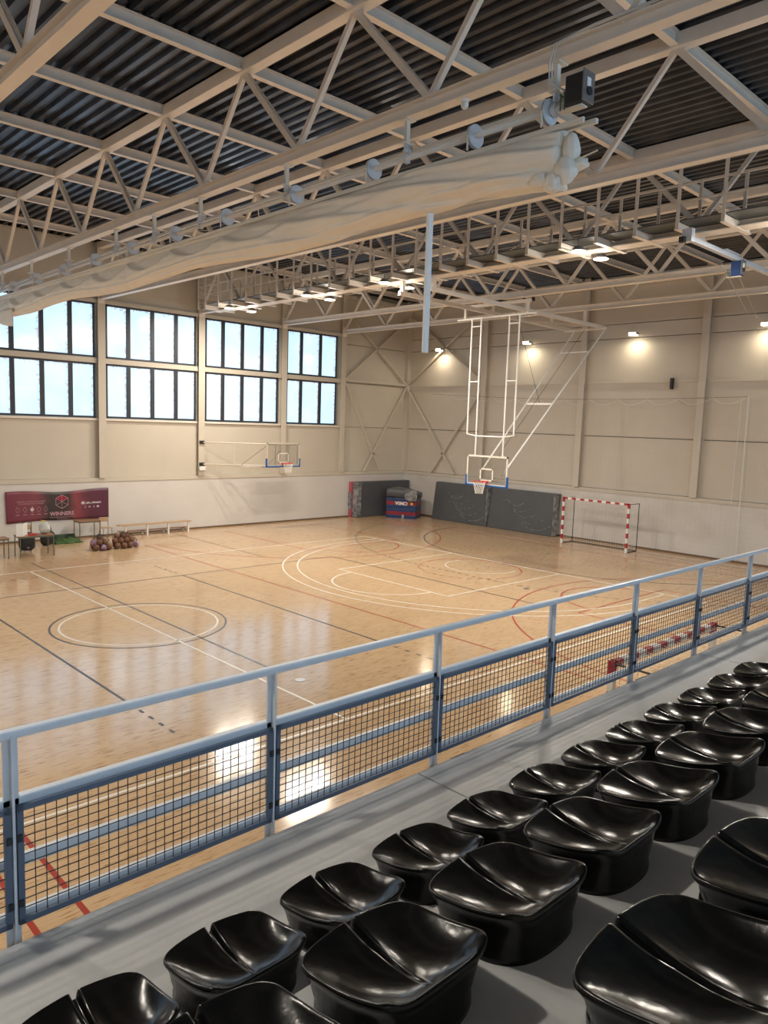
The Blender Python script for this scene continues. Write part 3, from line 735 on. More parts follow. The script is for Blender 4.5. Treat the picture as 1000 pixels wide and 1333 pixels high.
# ------------------------------------------------------------------ second hoist beam on the right
def hoist_beam():
    t = thing('hoist_beam', 'pale beam with carriage hung below the catwalk at the right', 'beam', (18.5, 7.85, 9.3))
    MB().box(16.5, 21.6, 7.79, 7.91, 9.16, 9.27).build('beam', M['white_rail'], t, bevel=.01)
    MB().box(16.45, 16.6, 7.74, 7.96, 9.12, 9.40).build('end_bracket', M['white_rail'], t)
    MB().box(16.35, 16.47, 7.86, 7.98, 9.10, 9.22).build('end_stop', M['dark'], t)
    MB().box(21.5, 21.6, 7.8, 7.9, 9.2, 9.42).build('end_bracket', M['white_rail'], t)
    MB().box(18.4, 19.2, 7.77, 7.93, 9.27, 9.31).build('carriage', M['white_rail'], t)
    for a, c in (((18.6, 7.95, 9.0), (29.9, 11.2, 8.75)), ((19.3, 7.9, 9.0), (29.9, 11.3, 9.35))):
        MB().tube([a, c], .008, 5).build('cable', M['net_dim'], t)
hoist_beam()
motor(19.2, 7.82, 8.98, 'dark blue hoist motor hung from the right-hand beam', 'vinyl_blue')

# ------------------------------------------------------------------ ceiling hung basketball goal
def hoop_parts(t, cx, cy, ax, board_only=False):
    """board centre plane at (cx,cy); ax = unit vector pointing to the court (rim side)"""
    ax = V((ax[0], ax[1], 0)); r = V((-ax.y, ax.x, 0)); Z = V((0, 0, 1)); c = V((cx, cy, 0))
    def bx(b, u0, u1, z0, z1, d0, d1, mi=0):
        p = [c+r*u+Z*z+ax*d for z in (z0, z1) for d in (d0, d1) for u in (u0, u1)]
        b.add(p, [(0, 2, 3, 1), (4, 5, 7, 6), (0, 1, 5, 4), (2, 6, 7, 3), (0, 4, 6, 2), (1, 3, 7, 5)], mi)
    b = MB(); bx(b, -.88, .88, 2.92, 3.93, -.01, .002); b.build('backboard', M['glass'], t)
    b = MB()
    for u0, u1, z0, z1 in ((-.9, .9, 3.89, 3.95), (-.9, .9, 2.9, 2.95), (-.9, -.85, 2.9, 3.95), (.85, .9, 2.9, 3.95)): bx(b, u0, u1, z0, z1, -.03, .01)
    b.build('board_frame', M['cream_white'] if abs(ax.x) > .5 else M['panel'], t)
    b = MB()
    for u0, u1, z0, z1 in ((-.295, .295, 3.45, 3.50), (-.295, .295, 3.05, 3.10), (-.295, -.245, 3.05, 3.5), (.245, .295, 3.05, 3.5)): bx(b, u0, u1, z0, z1, .003, .008)
    b.build('target_square', M['cream_white'], t)
    b = MB(); bx(b, -.93, .93, 2.86, 2.92, -.04, .03); bx(b, -.94, -.875, 2.86, 3.25, -.04, .03); bx(b, .875, .94, 2.86, 3.25, -.04, .03)
    b.build('board_padding', M['blue_pad'], t, bevel=.01)
    rc = c+ax*.375+Z*3.05
    b = MB(); b.tube([rc+(r*math.cos(2*PI*k/24)+ax*math.sin(2*PI*k/24))*.232 for k in range(24)], .011, 8, closed=True)
    bx(b, -.10, .10, 2.97, 3.06, .01, .16)
    b.beam(rc-ax*.36+r*.08, rc+r*.16-ax*.15, .02, .02); b.beam(rc-ax*.36-r*.08, rc-r*.16-ax*.15, .02, .02)
    b.build('rim', M['rim_red'], t)
    b = MB(); n = 12
    for k in range(n):
        for s in (1, -1):
            pts = []
            for i in range(6):
                zz = 3.045-.42*i/5; rr = .228-(.10*(i/5)**.7); a = 2*PI*(k+s*i*.5)/n
                pts.append(V((rc.x, rc.y, zz))+(r*math.cos(a)+ax*math.sin(a))*rr)
            b.tube(pts, .006, 4)
    o = b.build('hoop_net', M['net'], t); o['kind'] = 'stuff'
def ceiling_hoop():
    bx_ = 20.88; t = thing('ceiling_hoop', 'basketball goal on a long white folding frame hung from the roof', 'basketball hoop', (bx_, CY, 2.9))
    hoop_parts(t, bx_, CY, (-1, 0)); X = bx_+.05; m = M['white']; c0 = CY-.02; r = .028
    for s in (1, -1):
        MB().tube([(X, c0+s*.61, 3.9), (X, c0+s*.61, 8.72)], r, 8).build('inner_mast', m, t)
        MB().tube([(X, c0+s*1.03, 4.68), (X, c0+s*1.03, 8.72)], r, 8).build('outer_mast', m, t)
        for z in (6.53, 8.45): MB().tube([(X, c0+s*.61, z), (X, c0+s*1.03, z)], .022, 6).build('rung', m, t)
        MB().tube([(X, c0+s*.61, 4.62), (X, c0+s*1.03, 4.68)], .022, 6).build('rung', m, t)
    MB().tube([(X, c0-.61, 4.62), (X, c0+.61, 4.62)], .025, 8).build('cross_bar', m, t)
    MB().tube([(X, c0-1.7, 8.74), (X, c0+1.7, 8.72)], .035, 8).build('pivot_bar', m, t)
    # diagonal struts going back and up
    xt, zt_ = 26.55, 8.82; xb, zb_ = 21.0, 3.25
    for s in (1, -1):
        MB().tube([(xb, c0-.05+s*.5, zb_), (xt, c0-.22+s*.68, zt_)], .030, 8).build('back_strut', m, t)
    for f in (.84, .47):
        x = xb+(xt-xb)*f; z = zb_+(zt_-zb_)*f
        MB().beam((x, c0-.05-.17*f+.5+.18*f, z), (x, c0-.05-.17*f-.5-.18*f, z), .05, .04 if f > .6 else .065).build('strut_bar', m, t)
    MB().tube([(23.6, c0-.15, 5.9), (21.3, c0-.55, 9.0)], .007, 5).build('lift_cable', M['net_black'], t)
    MB().tube([(26.4, c0-.1, 8.85), (21.0, c0-.4, 4.0)], .007, 5).build('lift_cable', M['net_black'], t)
    # carrying beams to the trusses
    for s in (1, -1):
        MB().beam((16.9, c0+s*.66, 9.02), (26.75, c0+s*.75, 8.95), .09, .13).build('carrying_beam', M['cream'], t)
        MB().beam((17.05, c0+s*.66, 9.0), (17.05, c0+s*.66, 9.46), .12, .12).build('drop_hanger', M['cream'], t)
        MB().beam((X, c0+s*1.35, 8.75), (X, c0+s*1.35, 9.15), .07, .07).build('drop_hanger', M['cream'], t)
        MB().beam((21.64, c0+s*.7, 9.05), (21.64, c0+s*.7, 9.45), .10, .08).build('drop_hanger', M['cream'], t)
        MB().beam((25.37, c0+s*.74, 9.0), (25.37, c0+s*.74, 9.45), .10, .08).build('drop_hanger', M['cream'], t)
    MB().beam((X, c0-1.45, 9.15), (X, c0+1.45, 9.15), .08, .10).build('cross_beam', M['cream'], t)
    MB().beam((26.6, c0-.95, 8.9), (26.6, c0+.9, 8.9), .08, .08).build('cross_beam', M['cream'], t)
    MB().beam((24.0, c0+.73, 9.0), (26.5, c0-.7, 8.98), .06, .05).build('cross_beam', M['cream'], t)
    MB().box(21.0, 21.5, CY-.2, CY+.15, 9.1, 9.3).build('winch', M['dark'], t, bevel=.02)
    for q in (-.9, -1.25): MB().box(21.3, 21.4, CY+q-.04, CY+q+.04, 9.2, 9.32).build('switch_box', M['dark'], t)
ceiling_hoop()
def wall_hoop():
    t = thing('wall_hoop', 'basketball goal on a white swing frame fixed to the window wall', 'basketball hoop', (20.07, D, 2.9))
    by = 27.55; hoop_parts(t, 20.07, by, (0, -1)); m = M['panel']
    ya = D-.12
    for z in (3.87, 2.90):
        MB().tube([(17.2, ya, z), (19.05, by+.75, z)], .03, 8).build('swing_arm', m, t)
        MB().tube([(19.05, by+.75, z), (19.4, by+.05, z)], .03, 8).build('swing_arm', m, t)
        MB().box(17.08, 17.32, ya-.06, ya+.02, z-.07, z+.07).build('wall_bracket', M['dark'], t)
        MB().tube([(19.2, by+.08, z), (20.9, by+.08, z)], .025, 8).build('frame_bar', m, t)
    MB().tube([(18.15, 28.55, 2.90), (18.15, 28.55, 3.87)], .025, 8).build('upright', m, t)
    for x in (19.25, 19.7, 20.45, 20.9): MB().tube([(x, by+.08, 2.9), (x, by+.08, 3.95)], .022, 8).build('upright', m, t)
    MB().tube([(18.4, 28.4, 2.92), (19.3, by+.1, 3.85)], .014, 6).build('brace', M['metal'], t)
    MB().tube([(18.4, 28.4, 2.86), (19.9, by+.1, 2.84)], .02, 6).build('brace', M['metal'], t)
    MB().tube([(19.3, by+.1, 2.95), (20.1, by+.1, 3.7)], .012, 6).build('brace', m, t)
    MB().box(17.05, 17.35, ya-.1, ya, 2.62, 2.8).build('winch', M['white'], t, bevel=.02)
wall_hoop()

# ------------------------------------------------------------------ handball goals
def stripe(b, a, c, w, n, start=0):
    a = V(a); c = V(c)
    for i in range(n): b.beam(a+(c-a)*(i/n), a+(c-a)*((i+1)/n), w, w, up=(1, 0, 0), mi=(i+start) % 2)
def netgrid(b, o, du, dv, nu, nv, r=.0035):
    o = V(o); du = V(du); dv = V(dv)
    for i in range(nu+1): b.tube([o+du*(i/nu), o+du*(i/nu)+dv], r, 3)
    for j in range(nv+1): b.tube([o+dv*(j/nv), o+dv*(j/nv)+du], r, 3)
def goal(x, dirx, y0, y1, label, axis='y', depth=.85):
    t = thing('handball_goal', label, 'goal', (x, (y0+y1)/2, 0) if axis == 'y' else ((y0+y1)/2, x, 0))
    P = (lambda d, q, z: V((x+d*dirx, q, z))) if axis == 'y' else (lambda d, q, z: V((q, x+d*dirx, z)))
    mats = [M['red'], M['white']]
    for q in (y0, y1):
        b = MB(); stripe(b, P(0, q, 2.04), P(0, q, 0), .08, 10); b.build('goal_post', mats, t)
        b = MB(); b.tube([P(0, q, 2.0), P(depth, q, 2.0)], .014, 6); b.tube([P(depth, q, 2.0), P(depth, q, .02)], .018, 6); b.tube([P(depth, q, .02), P(0, q, .02)], .018, 6)
        b.build('back_frame', M['dark'], t)
    b = MB(); n = 15; a = P(0, y1, 2.0); c = P(0, y0, 2.0)
    for i in range(n): b.beam(a+(c-a)*(i/n), a+(c-a)*((i+1)/n), .08, .08, mi=i % 2)
    b.build('crossbar', mats, t)
    b = MB(); L = (y1-y0)
    netgrid(b, P(depth, y0, 0.02), P(0, y1, 0)-P(0, y0, 0), V((0, 0, 1.98)), 26, 17)
    for q in (y0, y1): netgrid(b, P(0, q, .02), P(depth, q, 0)-P(0, q, 0), V((0, 0, 1.98)), 7, 17)
    netgrid(b, P(0, y0, 2.0), P(0, y1, 0)-P(0, y0, 0), P(depth, y0, 0)-P(0, y0, 0), 26, 7)
    o = b.build('goal_net', M['net'], t); o['kind'] = 'stuff'
    MB().beam(P(depth, y0, .02), P(depth, y1, .02), .03, .03).build('ground_bar', M['dark'], t)
    return t
goal(28.30, 1, CY-1.54, CY+1.54, 'red and white striped goal standing against the end wall')
g2 = goal(4.62, -1, 8.55, 11.6, 'red and white striped goal parked below the railing', axis='x', depth=.8)

# ------------------------------------------------------------------ ball stop net on the end wall
def wallnet():
    t = thing('ball_stop_net', 'very thin pale ball-stop net hanging in front of the end wall', 'net', (29.85, 19, 3))
    b = MB(); X = 29.9
    pts = [(X, 27.7, 6.62)]
    n = 12
    for i in range(n):
        ya = 27.7-(27.7-11.35)*i/n; yb = 27.7-(27.7-11.35)*(i+1)/n
        pts.append((X, yb, 6.62-.18*math.sin(PI*(i+1)/n)-.2*(i+1)/n))
    MB().tube(pts, .006, 4).build('top_cable', M['net_black'], t)
    for i in range(1, n):
        p = pts[i]; q = pts[i+1]
        MB().tube([p, (X, p[1]-.35, p[2]-.22), (X, p[1]-.7, p[2]-.25), (X, q[1]+.2, q[2]-.12), q], .008, 4).build('swag_cord', M['net'], t)
    for i in range(83):
        y = 27.6-i*.2; b.tube([(X, y, 2.1 if y > 19.2 else .9), (X, y, 6.3)], .002, 3)
    for j in range(27): b.tube([(X, 27.7 if .9+j*.2 > 2.05 else 19.2, .9+j*.2), (X, 11.4, .9+j*.2)], .002, 3)
    o = b.build('net_mesh', M['net_dim'], t); o['kind'] = 'stuff'
    MB().tube([(X, 11.35, 6.45), (X, 11.3, .1)], .02, 5).build('edge_cord', M['net'], t); MB().tube([(X, 11.6, 6.4), (X, 11.65, 2.3)], .012, 5).build('edge_cord', M['net'], t)
wallnet()

# ------------------------------------------------------------------ crash mats in the corner
def leaning_mat(y0, y1, label):
    t = thing('crash_mat', label, 'mat', (29.7, (y0+y1)/2, 0), 'crash mats on edge')
    b = MB(); vs = []; xb, xt, th = 29.50, 29.76, .30
    b.add([(xb, y0, 0), (xb+th, y0, 0), (xt+th, y0, 1.98), (xt, y0, 1.98), (xb, y1, 0), (xb+th, y1, 0), (xt+th, y1, 1.98), (xt, y1, 1.98)],
          [(0, 1, 2, 3), (7, 6, 5, 4), (0, 4, 5, 1), (1, 5, 6, 2), (2, 6, 7, 3), (3, 7, 4, 0)])
    b.build('foam_block', M['grey_mat'], t, bevel=.03)
    b = MB(); rnd = random.Random(int(y0*10))
    for k in range(9):     # film wrinkles: thin raised ridges
        z0 = .5+.12*k; yy = y0+(y1-y0)*(.28+.04*k); pts = []
        for i in range(12):
            f = i/11; y = yy+(1.5-.08*k)*(f-.5)*1.2; z = z0-.32*math.sin(PI*f)*(1-.03*k)+.1*(f-.5)
            if y0+.05 < y < y1-.05 and .05 < z < 1.93: pts.append((xb-.006+(xt-xb)*z/1.98, y, z))
        if len(pts) > 2 and k % 2 == 0: b.tube(pts, .016, 4)
    for k in range(6):
        z = rnd.uniform(.1, 1.9); y = rnd.uniform(y0+.2, y1-.8)
        b.tube([(xb-.005+(xt-xb)*q/1.98, y+.12*i, q) for i, q in enumerate([z, z+.02, z-.01, z-.05])], .005, 4)
    b.build('film_wrinkle', M['plastic_film'], t, smooth=True)
    MB().box(xb-.02, xb+th+.03, y0-.012, y0+.02, 0.02, 1.9).build('edge_cover', M['plastic_film'], t)
leaning_mat(23.35, 27.05, 'tall grey crash mat on edge at the end wall, left one of two')
leaning_mat(19.42, 23.28, 'tall grey film-wrapped crash mat on edge beside the striped goal')
def corner_mats():
    t = thing('crash_mat', 'tall grey crash mat on edge along the window wall in the corner', 'mat', (28, 29.6, 0), 'crash mats on edge')
    MB().box(26.18, 30.0, 29.28, 29.60, 0, 1.88).build('foam_block', M['grey_mat'], t, bevel=.03)
    MB().box(26.10, 26.40, 29.24, 29.62, .02, 1.84).build('film_sleeve', M['plastic_film'], t, bevel=.02)
    t = thing('foam_mat', 'thin faded red mat on edge behind the corner crash mat', 'mat', (26, 29.7, 0))
    MB().box(25.98, 29.6, 29.63, 29.79, 0, 1.86).build('foam_block', M['pink_red'], t, bevel=.02)
    MB().box(25.95, 26.05, 29.615, 29.80, .4, 1.3).build('film_sleeve', M['plastic_film'], t)
    # stack of two striped mats, folded grey one on top. frame: front-left, front-right, back-right on floor
    A = V((27.65, 28.65, 0)); B = V((28.42, 27.2, 0)); d = (B-A).normalized(); n = V((-d.y, d.x, 0)); Ln = (B-A).length
    if n.x < 0: n = -n
    dep = 1.05
    def slab(b, z0, z1, e=0, mi=0):
        p = [A-d*e-n*e, B+d*e-n*e, B+d*e+n*(dep), A-d*e+n*(dep)]
        b.add([q+V((0, 0, z0)) for q in p]+[q+V((0, 0, z1)) for q in p], [(3, 2, 1, 0), (4, 5, 6, 7), (0, 1, 5, 4), (1, 2, 6, 5), (2, 3, 7, 6), (3, 0, 4, 7)], mi)
    for k, z in enumerate((0, .54)):
        t = thing('striped_mat', 'blue and red striped thick landing mat, %s of the corner stack' % ('bottom', 'upper one')[k], 'mat', (A+d*.8+V((0, 0, z))), 'stack of striped mats')
        b = MB(); slab(b, z, z+.18); slab(b, z+.35, z+.53); b.build('blue_band', M['vinyl_blue'], t, bevel=.02)
        b = MB(); slab(b, z+.17, z+.36, .004); b.build('red_band', M['vinyl_red'], t)
        if k:
            mm = Matrix.Translation(A+d*.85-n*.012+V((0, 0, z+.265))) @ Matrix(((d.x, 0, -n.x, 0), (d.y, 0, -n.y, 0), (0, 1, 0, 0), (0, 0, 0, 1))) @ Matrix.Rotation(PI, 4, 'Z')
            lettering('CIMSA', .24, M['paper'], t, mm, bold=.008)
            c = A+d*1.42-n*.012+V((0, 0, z+.255)); MB().cyl(c, n, .07, .01, 16).build('badge', M['yellow'], t)
        else:
            c = A+d*.95-n*.01+V((0, 0, .1)); MB().box(c.x-.03, c.x+.05, c.y-.05, c.y+.05, .02, .2).build('carry_strap', M['bag'], t)
    t = thing('folded_mat', 'crumpled film-wrapped grey mat lying on top of the striped mats', 'mat', (A+d*.8+V((0, 0, 1.08))))
    b = MB(); vs = []; NU, NV = 22, 12
    for j in range(NV):
        a = 2*PI*j/NV
        for i in range(NU):
            f = i/(NU-1); q = A+d*(Ln*1.02*f)-n*.05
            w_ = (dep+.1)/2; h_ = .235+.03*math.sin(f*5)-.06*max(0, f-.7)/.3
            ca, sa = math.cos(a), math.sin(a); ca = math.copysign(abs(ca)**.4, ca); sa = math.copysign(abs(sa)**.4, sa)
            p = q+n*(w_+w_*ca)+V((0, 0, 1.075+h_+h_*sa+.02*math.sin(f*19+a*3)*(sa > 0)))
            vs.append(p)
    fs = [(j*NU+i, j*NU+i+1, ((j+1) % NV)*NU+i+1, ((j+1) % NV)*NU+i) for j in range(NV) for i in range(NU-1)]
    fs += [tuple(j*NU for j in range(NV)), tuple(j*NU+NU-1 for j in range(NV-1, -1, -1))]
    b.add(vs, fs); b.build('foam_block', M['grey_mat'], t, smooth=True)
    b = MB(); vs = []
    for i in range(8):
        for j in range(8):
            f, g = i/7, j/7; q = A+d*(Ln*(.62+.42*f))-n*(.07+.02*math.sin(i*2.3+j))
            vs.append(q+V((0, 0, 1.52-.62*g*(1-.35*abs(f-.6))+.02*math.sin(i*3+j*2))))
    b.add(vs, [(i*8+j, i*8+j+1, (i+1)*8+j+1, (i+1)*8+j) for i in range(7) for j in range(7)])
    o = b.build('loose_film', M['plastic_film'], t, smooth=True); o.modifiers.new('s', 'SOLIDIFY').thickness = .01
corner_mats()

# ------------------------------------------------------------------ bench, tables, chair, balls, banner
def bench():
    t = thing('gym_bench', 'long low wooden gym bench with white legs by the window wall', 'bench', (14.7, 29.3, 0))
    MB().box(13.08, 16.3, 29.0, 29.3, .47, .51).build('seat', M['wood'], t, bevel=.008)
    MB().box(13.25, 16.4, 29.38, 29.58, .17, .20).build('footboard', M['wood_dark'], t, bevel=.006)
    for x in (13.38, 14.32, 15.27, 16.2):
        MB().box(x-.03, x+.03, 29.06, 29.12, 0, .47).build('leg', M['white'], t)
        MB().box(x-.03, x+.03, 29.50, 29.56, 0, .17).build('short_leg', M['white'], t)
        MB().box(x-.02, x+.02, 29.1, 29.54, .13, .17).build('cross_bar', M['white'], t)
bench()
def table(x0, x1, y0, y1, h, label, top='wood_dark', name='school_table'):
    t = thing(name, label, 'table', ((x0+x1)/2, (y0+y1)/2, 0))
    MB().box(x0-.04, x1+.04, y0-.03, y1+.03, h-.025, h).build('tabletop', M[top], t, bevel=.006)
    b = MB(); b.beam((x0, y0, h-.05), (x1, y0, h-.05), .025, .04); b.beam((x0, y1, h-.05), (x1, y1, h-.05), .025, .04); b.beam((x0, y0, h-.05), (x0, y1, h-.05), .025, .04); b.beam((x1, y0, h-.05), (x1, y1, h-.05), .025, .04)
    b.build('table_frame', M['leg_green'], t)
    for x in (x0, x1):
        for y in (y0, y1): MB().tube([(x, y, 0), (x, y, h-.03)], .018, 8).build('leg', M['leg_green'], t)
    return t
table(8.50, 9.60, 26.56, 27.1, .74, 'brown school table with green legs holding the white board and pale bag')
table(7.10, 8.16, 26.66, 27.15, .70, 'brown school table cut off by the left edge of the view')
table(11.42, 12.22, 28.85, 29.4, .80, 'tall narrow school table behind the left heap of balls')
def chair(x, y, label):
    t = thing('school_chair', label, 'chair', (x, y, 0))
    MB().box(x-.20, x+.20, y-.20, y+.18, .43, .45).build('seat', M['wood'], t, bevel=.006)
    MB().box(x-.19, x+.19, y+.19, y+.205, .66, .84).build('backrest', M['wood'], t, bevel=.006)
    for sx in (-1, 1):
        MB().tube([(x+sx*.19, y-.2, 0), (x+sx*.17, y-.17, .43)], .011, 6).build('leg', M['leg_green'], t)
        MB().tube([(x+sx*.19, y+.24, 0), (x+sx*.17, y+.16, .43), (x+sx*.17, y+.21, .84)], .011, 6).build('leg', M['leg_green'], t)
    return t
c0 = chair(12.60, 29.2, 'wooden school chair right of the tall narrow table')
dup(c0, (9.35, 28.4, 0), 'wooden school chair half hidden behind the pale plastic bag')
def clutter():
    t = thing('folding_board', 'white upright folded board standing at the left of the table', 'board', (8.45, 26.75, .74))
    MB().box(8.40, 8.60, 26.62, 26.64, .742, 1.16).build('bright_panel', M['white'], t); MB().beam((8.60, 26.63, .95), (8.86, 26.95, .95), .015, .42).build('side_panel', M['paper'], t)
    t = thing('plastic_bag', 'pale crumpled plastic bag on the right end of the table', 'bag', (9.4, 26.8, .74))
    b = MB(); b.sphere((0, 0, 0), 1, 18, 12); b.v = [(9.40+p[0]*.19*(1-.25*max(0, p[2]))*(1+.1*math.sin(5*p[1]+4*p[2])), 26.82+p[1]*.15, .955+math.copysign(abs(p[2])**.7, p[2])*.21*(1+.08*math.sin(6*p[0]))) for p in b.v]
    b.build('sack', M['bag'], t, smooth=True)
    MB().box(9.43, 9.52, 26.66, 26.67, .92, 1.06).build('printed_label', M['paper'], t)
    MB().tube([(9.34, 26.8, 1.13), (9.28, 26.8, 1.22), (9.42, 26.8, 1.2), (9.44, 26.8, 1.13)], .015, 5).build('knot', M['yellow'], t)
    o = MB().box(8.82, 9.06, 26.62, 26.8, .741, .80).build('folded_cloth', M['rim_red'], None, bevel=.02); tag(o, 'small red folded cloth on the table', 'cloth')
    o = MB().box(9.08, 9.24, 26.65, 26.78, .741, .775).build('paper_pad', M['ball2'], None, bevel=.01); tag(o, 'small lilac pad of paper beside the red cloth', 'paper')
    t = thing('trolley_bag', 'rounded black trolley bag with raised handle behind the table', 'bag', (9.05, 27.7, 0))
    b = MB(); b.sphere((0, 0, 0), 1, 22, 14)
    b.v = [(9.10+math.copysign(abs(p[0])**.6, p[0])*.27, 27.75+math.copysign(abs(p[1])**.7, p[1])*.17, .37+math.copysign(abs(p[2])**.55, p[2])*.33) for p in b.v]
    b.build('case_body', M['dark'], t, smooth=True)
    MB().tube([(8.98, 27.75, .66), (8.98, 27.75, 1.05), (9.26, 27.75, 1.05), (9.26, 27.75, .66)], .014, 6).build('handle', M['dark'], t)
    for x in (8.93, 9.27): MB().cyl((x, 27.86, .05), (1, 0, 0), .05, .03, 14).build('wheel', M['dark'], t)
    MB().box(9.05, 9.13, 27.575, 27.585, .15, .18).build('badge', M['metal'], t)
    t = thing('sports_bag', 'black sports bag between the table and the green cover', 'bag', (10.25, 28.7, 0))
    b = MB(); b.sphere((0, 0, 0), 1, 20, 12); b.v = [(10.18+p[0]*.28, 28.75+p[1]*.2, .30+math.copysign(abs(p[2])**.7, p[2])*.30*(1-.25*p[0])) for p in b.v]
    b.build('bag_body', M['dark'], t, smooth=True); MB().tube([(10.05, 28.7, .55), (10.1, 28.68, .72), (10.25, 28.68, .72), (10.3, 28.7, .55)], .015, 6).build('strap', M['dark'], t)
    b = MB(); vs = []; NU, NV = 26, 12
    for i in range(NU):
        for j in range(NV):
            u, v_ = i/(NU-1), j/(NV-1); e = math.sin(PI*u)**.4*math.sin(PI*v_)**.4
            vs.append((10.42+1.1*u+.03*math.sin(9*v_), 28.68+.55*v_+.04*math.sin(8*u), .004+e*(.13+.06*math.sin(u*17+v_*5)+.06*v_)))
    b.add(vs, [(i*NV+j, (i+1)*NV+j, (i+1)*NV+j+1, i*NV+j+1) for i in range(NU-1) for j in range(NV-1)])
    o = b.build('ground_cover', M['green'], None, smooth=True); tag(o, 'crumpled green cover lying on the floor at the wall', 'cover')
    o.modifiers.new('s', 'SOLIDIFY').thickness = .008
    t = thing('cover_roll', 'dark green roll lying behind the crumpled cover', 'cover', (11.0, 29.4, 0))
    MB().tube([(10.5, 29.42, .14), (11.42, 29.42, .14)], .13, 14).build('rolled_cloth', mat('dark green cloth', (.035, .06, .03), .8), t, smooth=True)
clutter()
BR = .118
def ball_mesh(m):
    b = MB(); b.sphere((0, 0, 0), BR, 20, 12); n = len(b.f)
    for ax in range(2):
        pts = [(math.cos(2*PI*k/20)*BR, math.sin(2*PI*k/20)*BR, 0) if ax else (0, math.cos(2*PI*k/20)*BR, math.sin(2*PI*k/20)*BR) for k in range(20)]
        b.tube(pts, .003, 4, closed=True, mi=1)
    return b.mesh('basketball', [m, M['dark']], True)
bmA, bmB = ball_mesh(M['ball']), ball_mesh(M['ball2'])
POS = {'left': ['at the front left', 'at the lower front middle', 'at the front right', 'low at the back left', 'hidden in the middle', 'low at the back right', 'at the upper left', 'in the upper middle', 'at the upper right', 'on the very top'],
       'right': ['at the front left', 'second from left at the bottom front', 'third from left at the bottom front', 'at the front right end', 'low at the back left', 'hidden in the middle', 'low at the back right', 'at the left of the second layer', 'left of middle in the second layer', 'right of middle in the second layer', 'at the right of the second layer', 'at the left of the top layer', 'in the middle of the top layer', 'at the right of the top layer']}
def heap(cx, cy, offs, side, violet):
    for i, (dx, dy, k) in enumerate(offs):
        z = BR+[0, .175, .345][k]
        v_ = i in violet
        o = link('basketball', bmB if v_ else bmA, None, loc=(cx+dx, cy+dy, z)); o.rotation_euler = (i*1.3, i*.7, i*2.1)
        lv = POS[side][i]
        tag(o, ('violet and white ball %s of the %s ball heap' if v_ else 'brown basketball %s of the %s ball heap') % (lv if v_ else lv, side), 'ball', side+' heap of balls')
    t = thing('ball_net', 'thin black carrying net over the %s heap of balls' % side, 'net', (cx, cy, 0))
    b = MB()
    xs = [o_[0] for o_ in offs]; R = (max(xs)-min(xs))/2+BR+.01; mx = (max(xs)+min(xs))/2
    for s in (1, -1):
        for k in range(18):
            b.tube([(cx+mx+R*math.cos(PI*f/14)*math.cos(2*PI*(k+s*f*.6)/18)*1.02, cy+.0+(.30)*math.cos(PI*f/14)*math.sin(2*PI*(k+s*f*.6)/18)*1.1, .01+.57*math.sin(PI*f/14)) for f in range(0, 8)], .003, 3)
    o = b.build('net_cords', M['net_black'], t); o['kind'] = 'stuff'
    MB().tube([(cx+mx-.05, cy, .54), (cx+mx-.12, cy-.1, .60), (cx+mx-.22, cy-.2, .50)], .02, 6).build('draw_cord', M['net_black'], t)
heap(11.35, 26.75, [(-.22, -.12, 0), (.02, -.20, 0), (.26, -.10, 0), (-.20, .14, 0), (.04, .04, 0), (.24, .15, 0), (-.28, -.02, 1), (-.08, -.06, 1), (.14, -.02, 1), (.0, .1, 2)], 'left', (1, 6))
heap(12.25, 26.8, [(-.30, -.14, 0), (-.06, -.18, 0), (.18, -.16, 0), (.42, -.12, 0), (-.26, .12, 0), (0, .08, 0), (.24, .1, 0), (-.34, -.02, 1), (-.14, -.06, 1), (.08, -.04, 1), (.28, -.02, 1), (-.26, .02, 2), (-.03, .02, 2), (.14, .06, 2)], 'right', (3,))
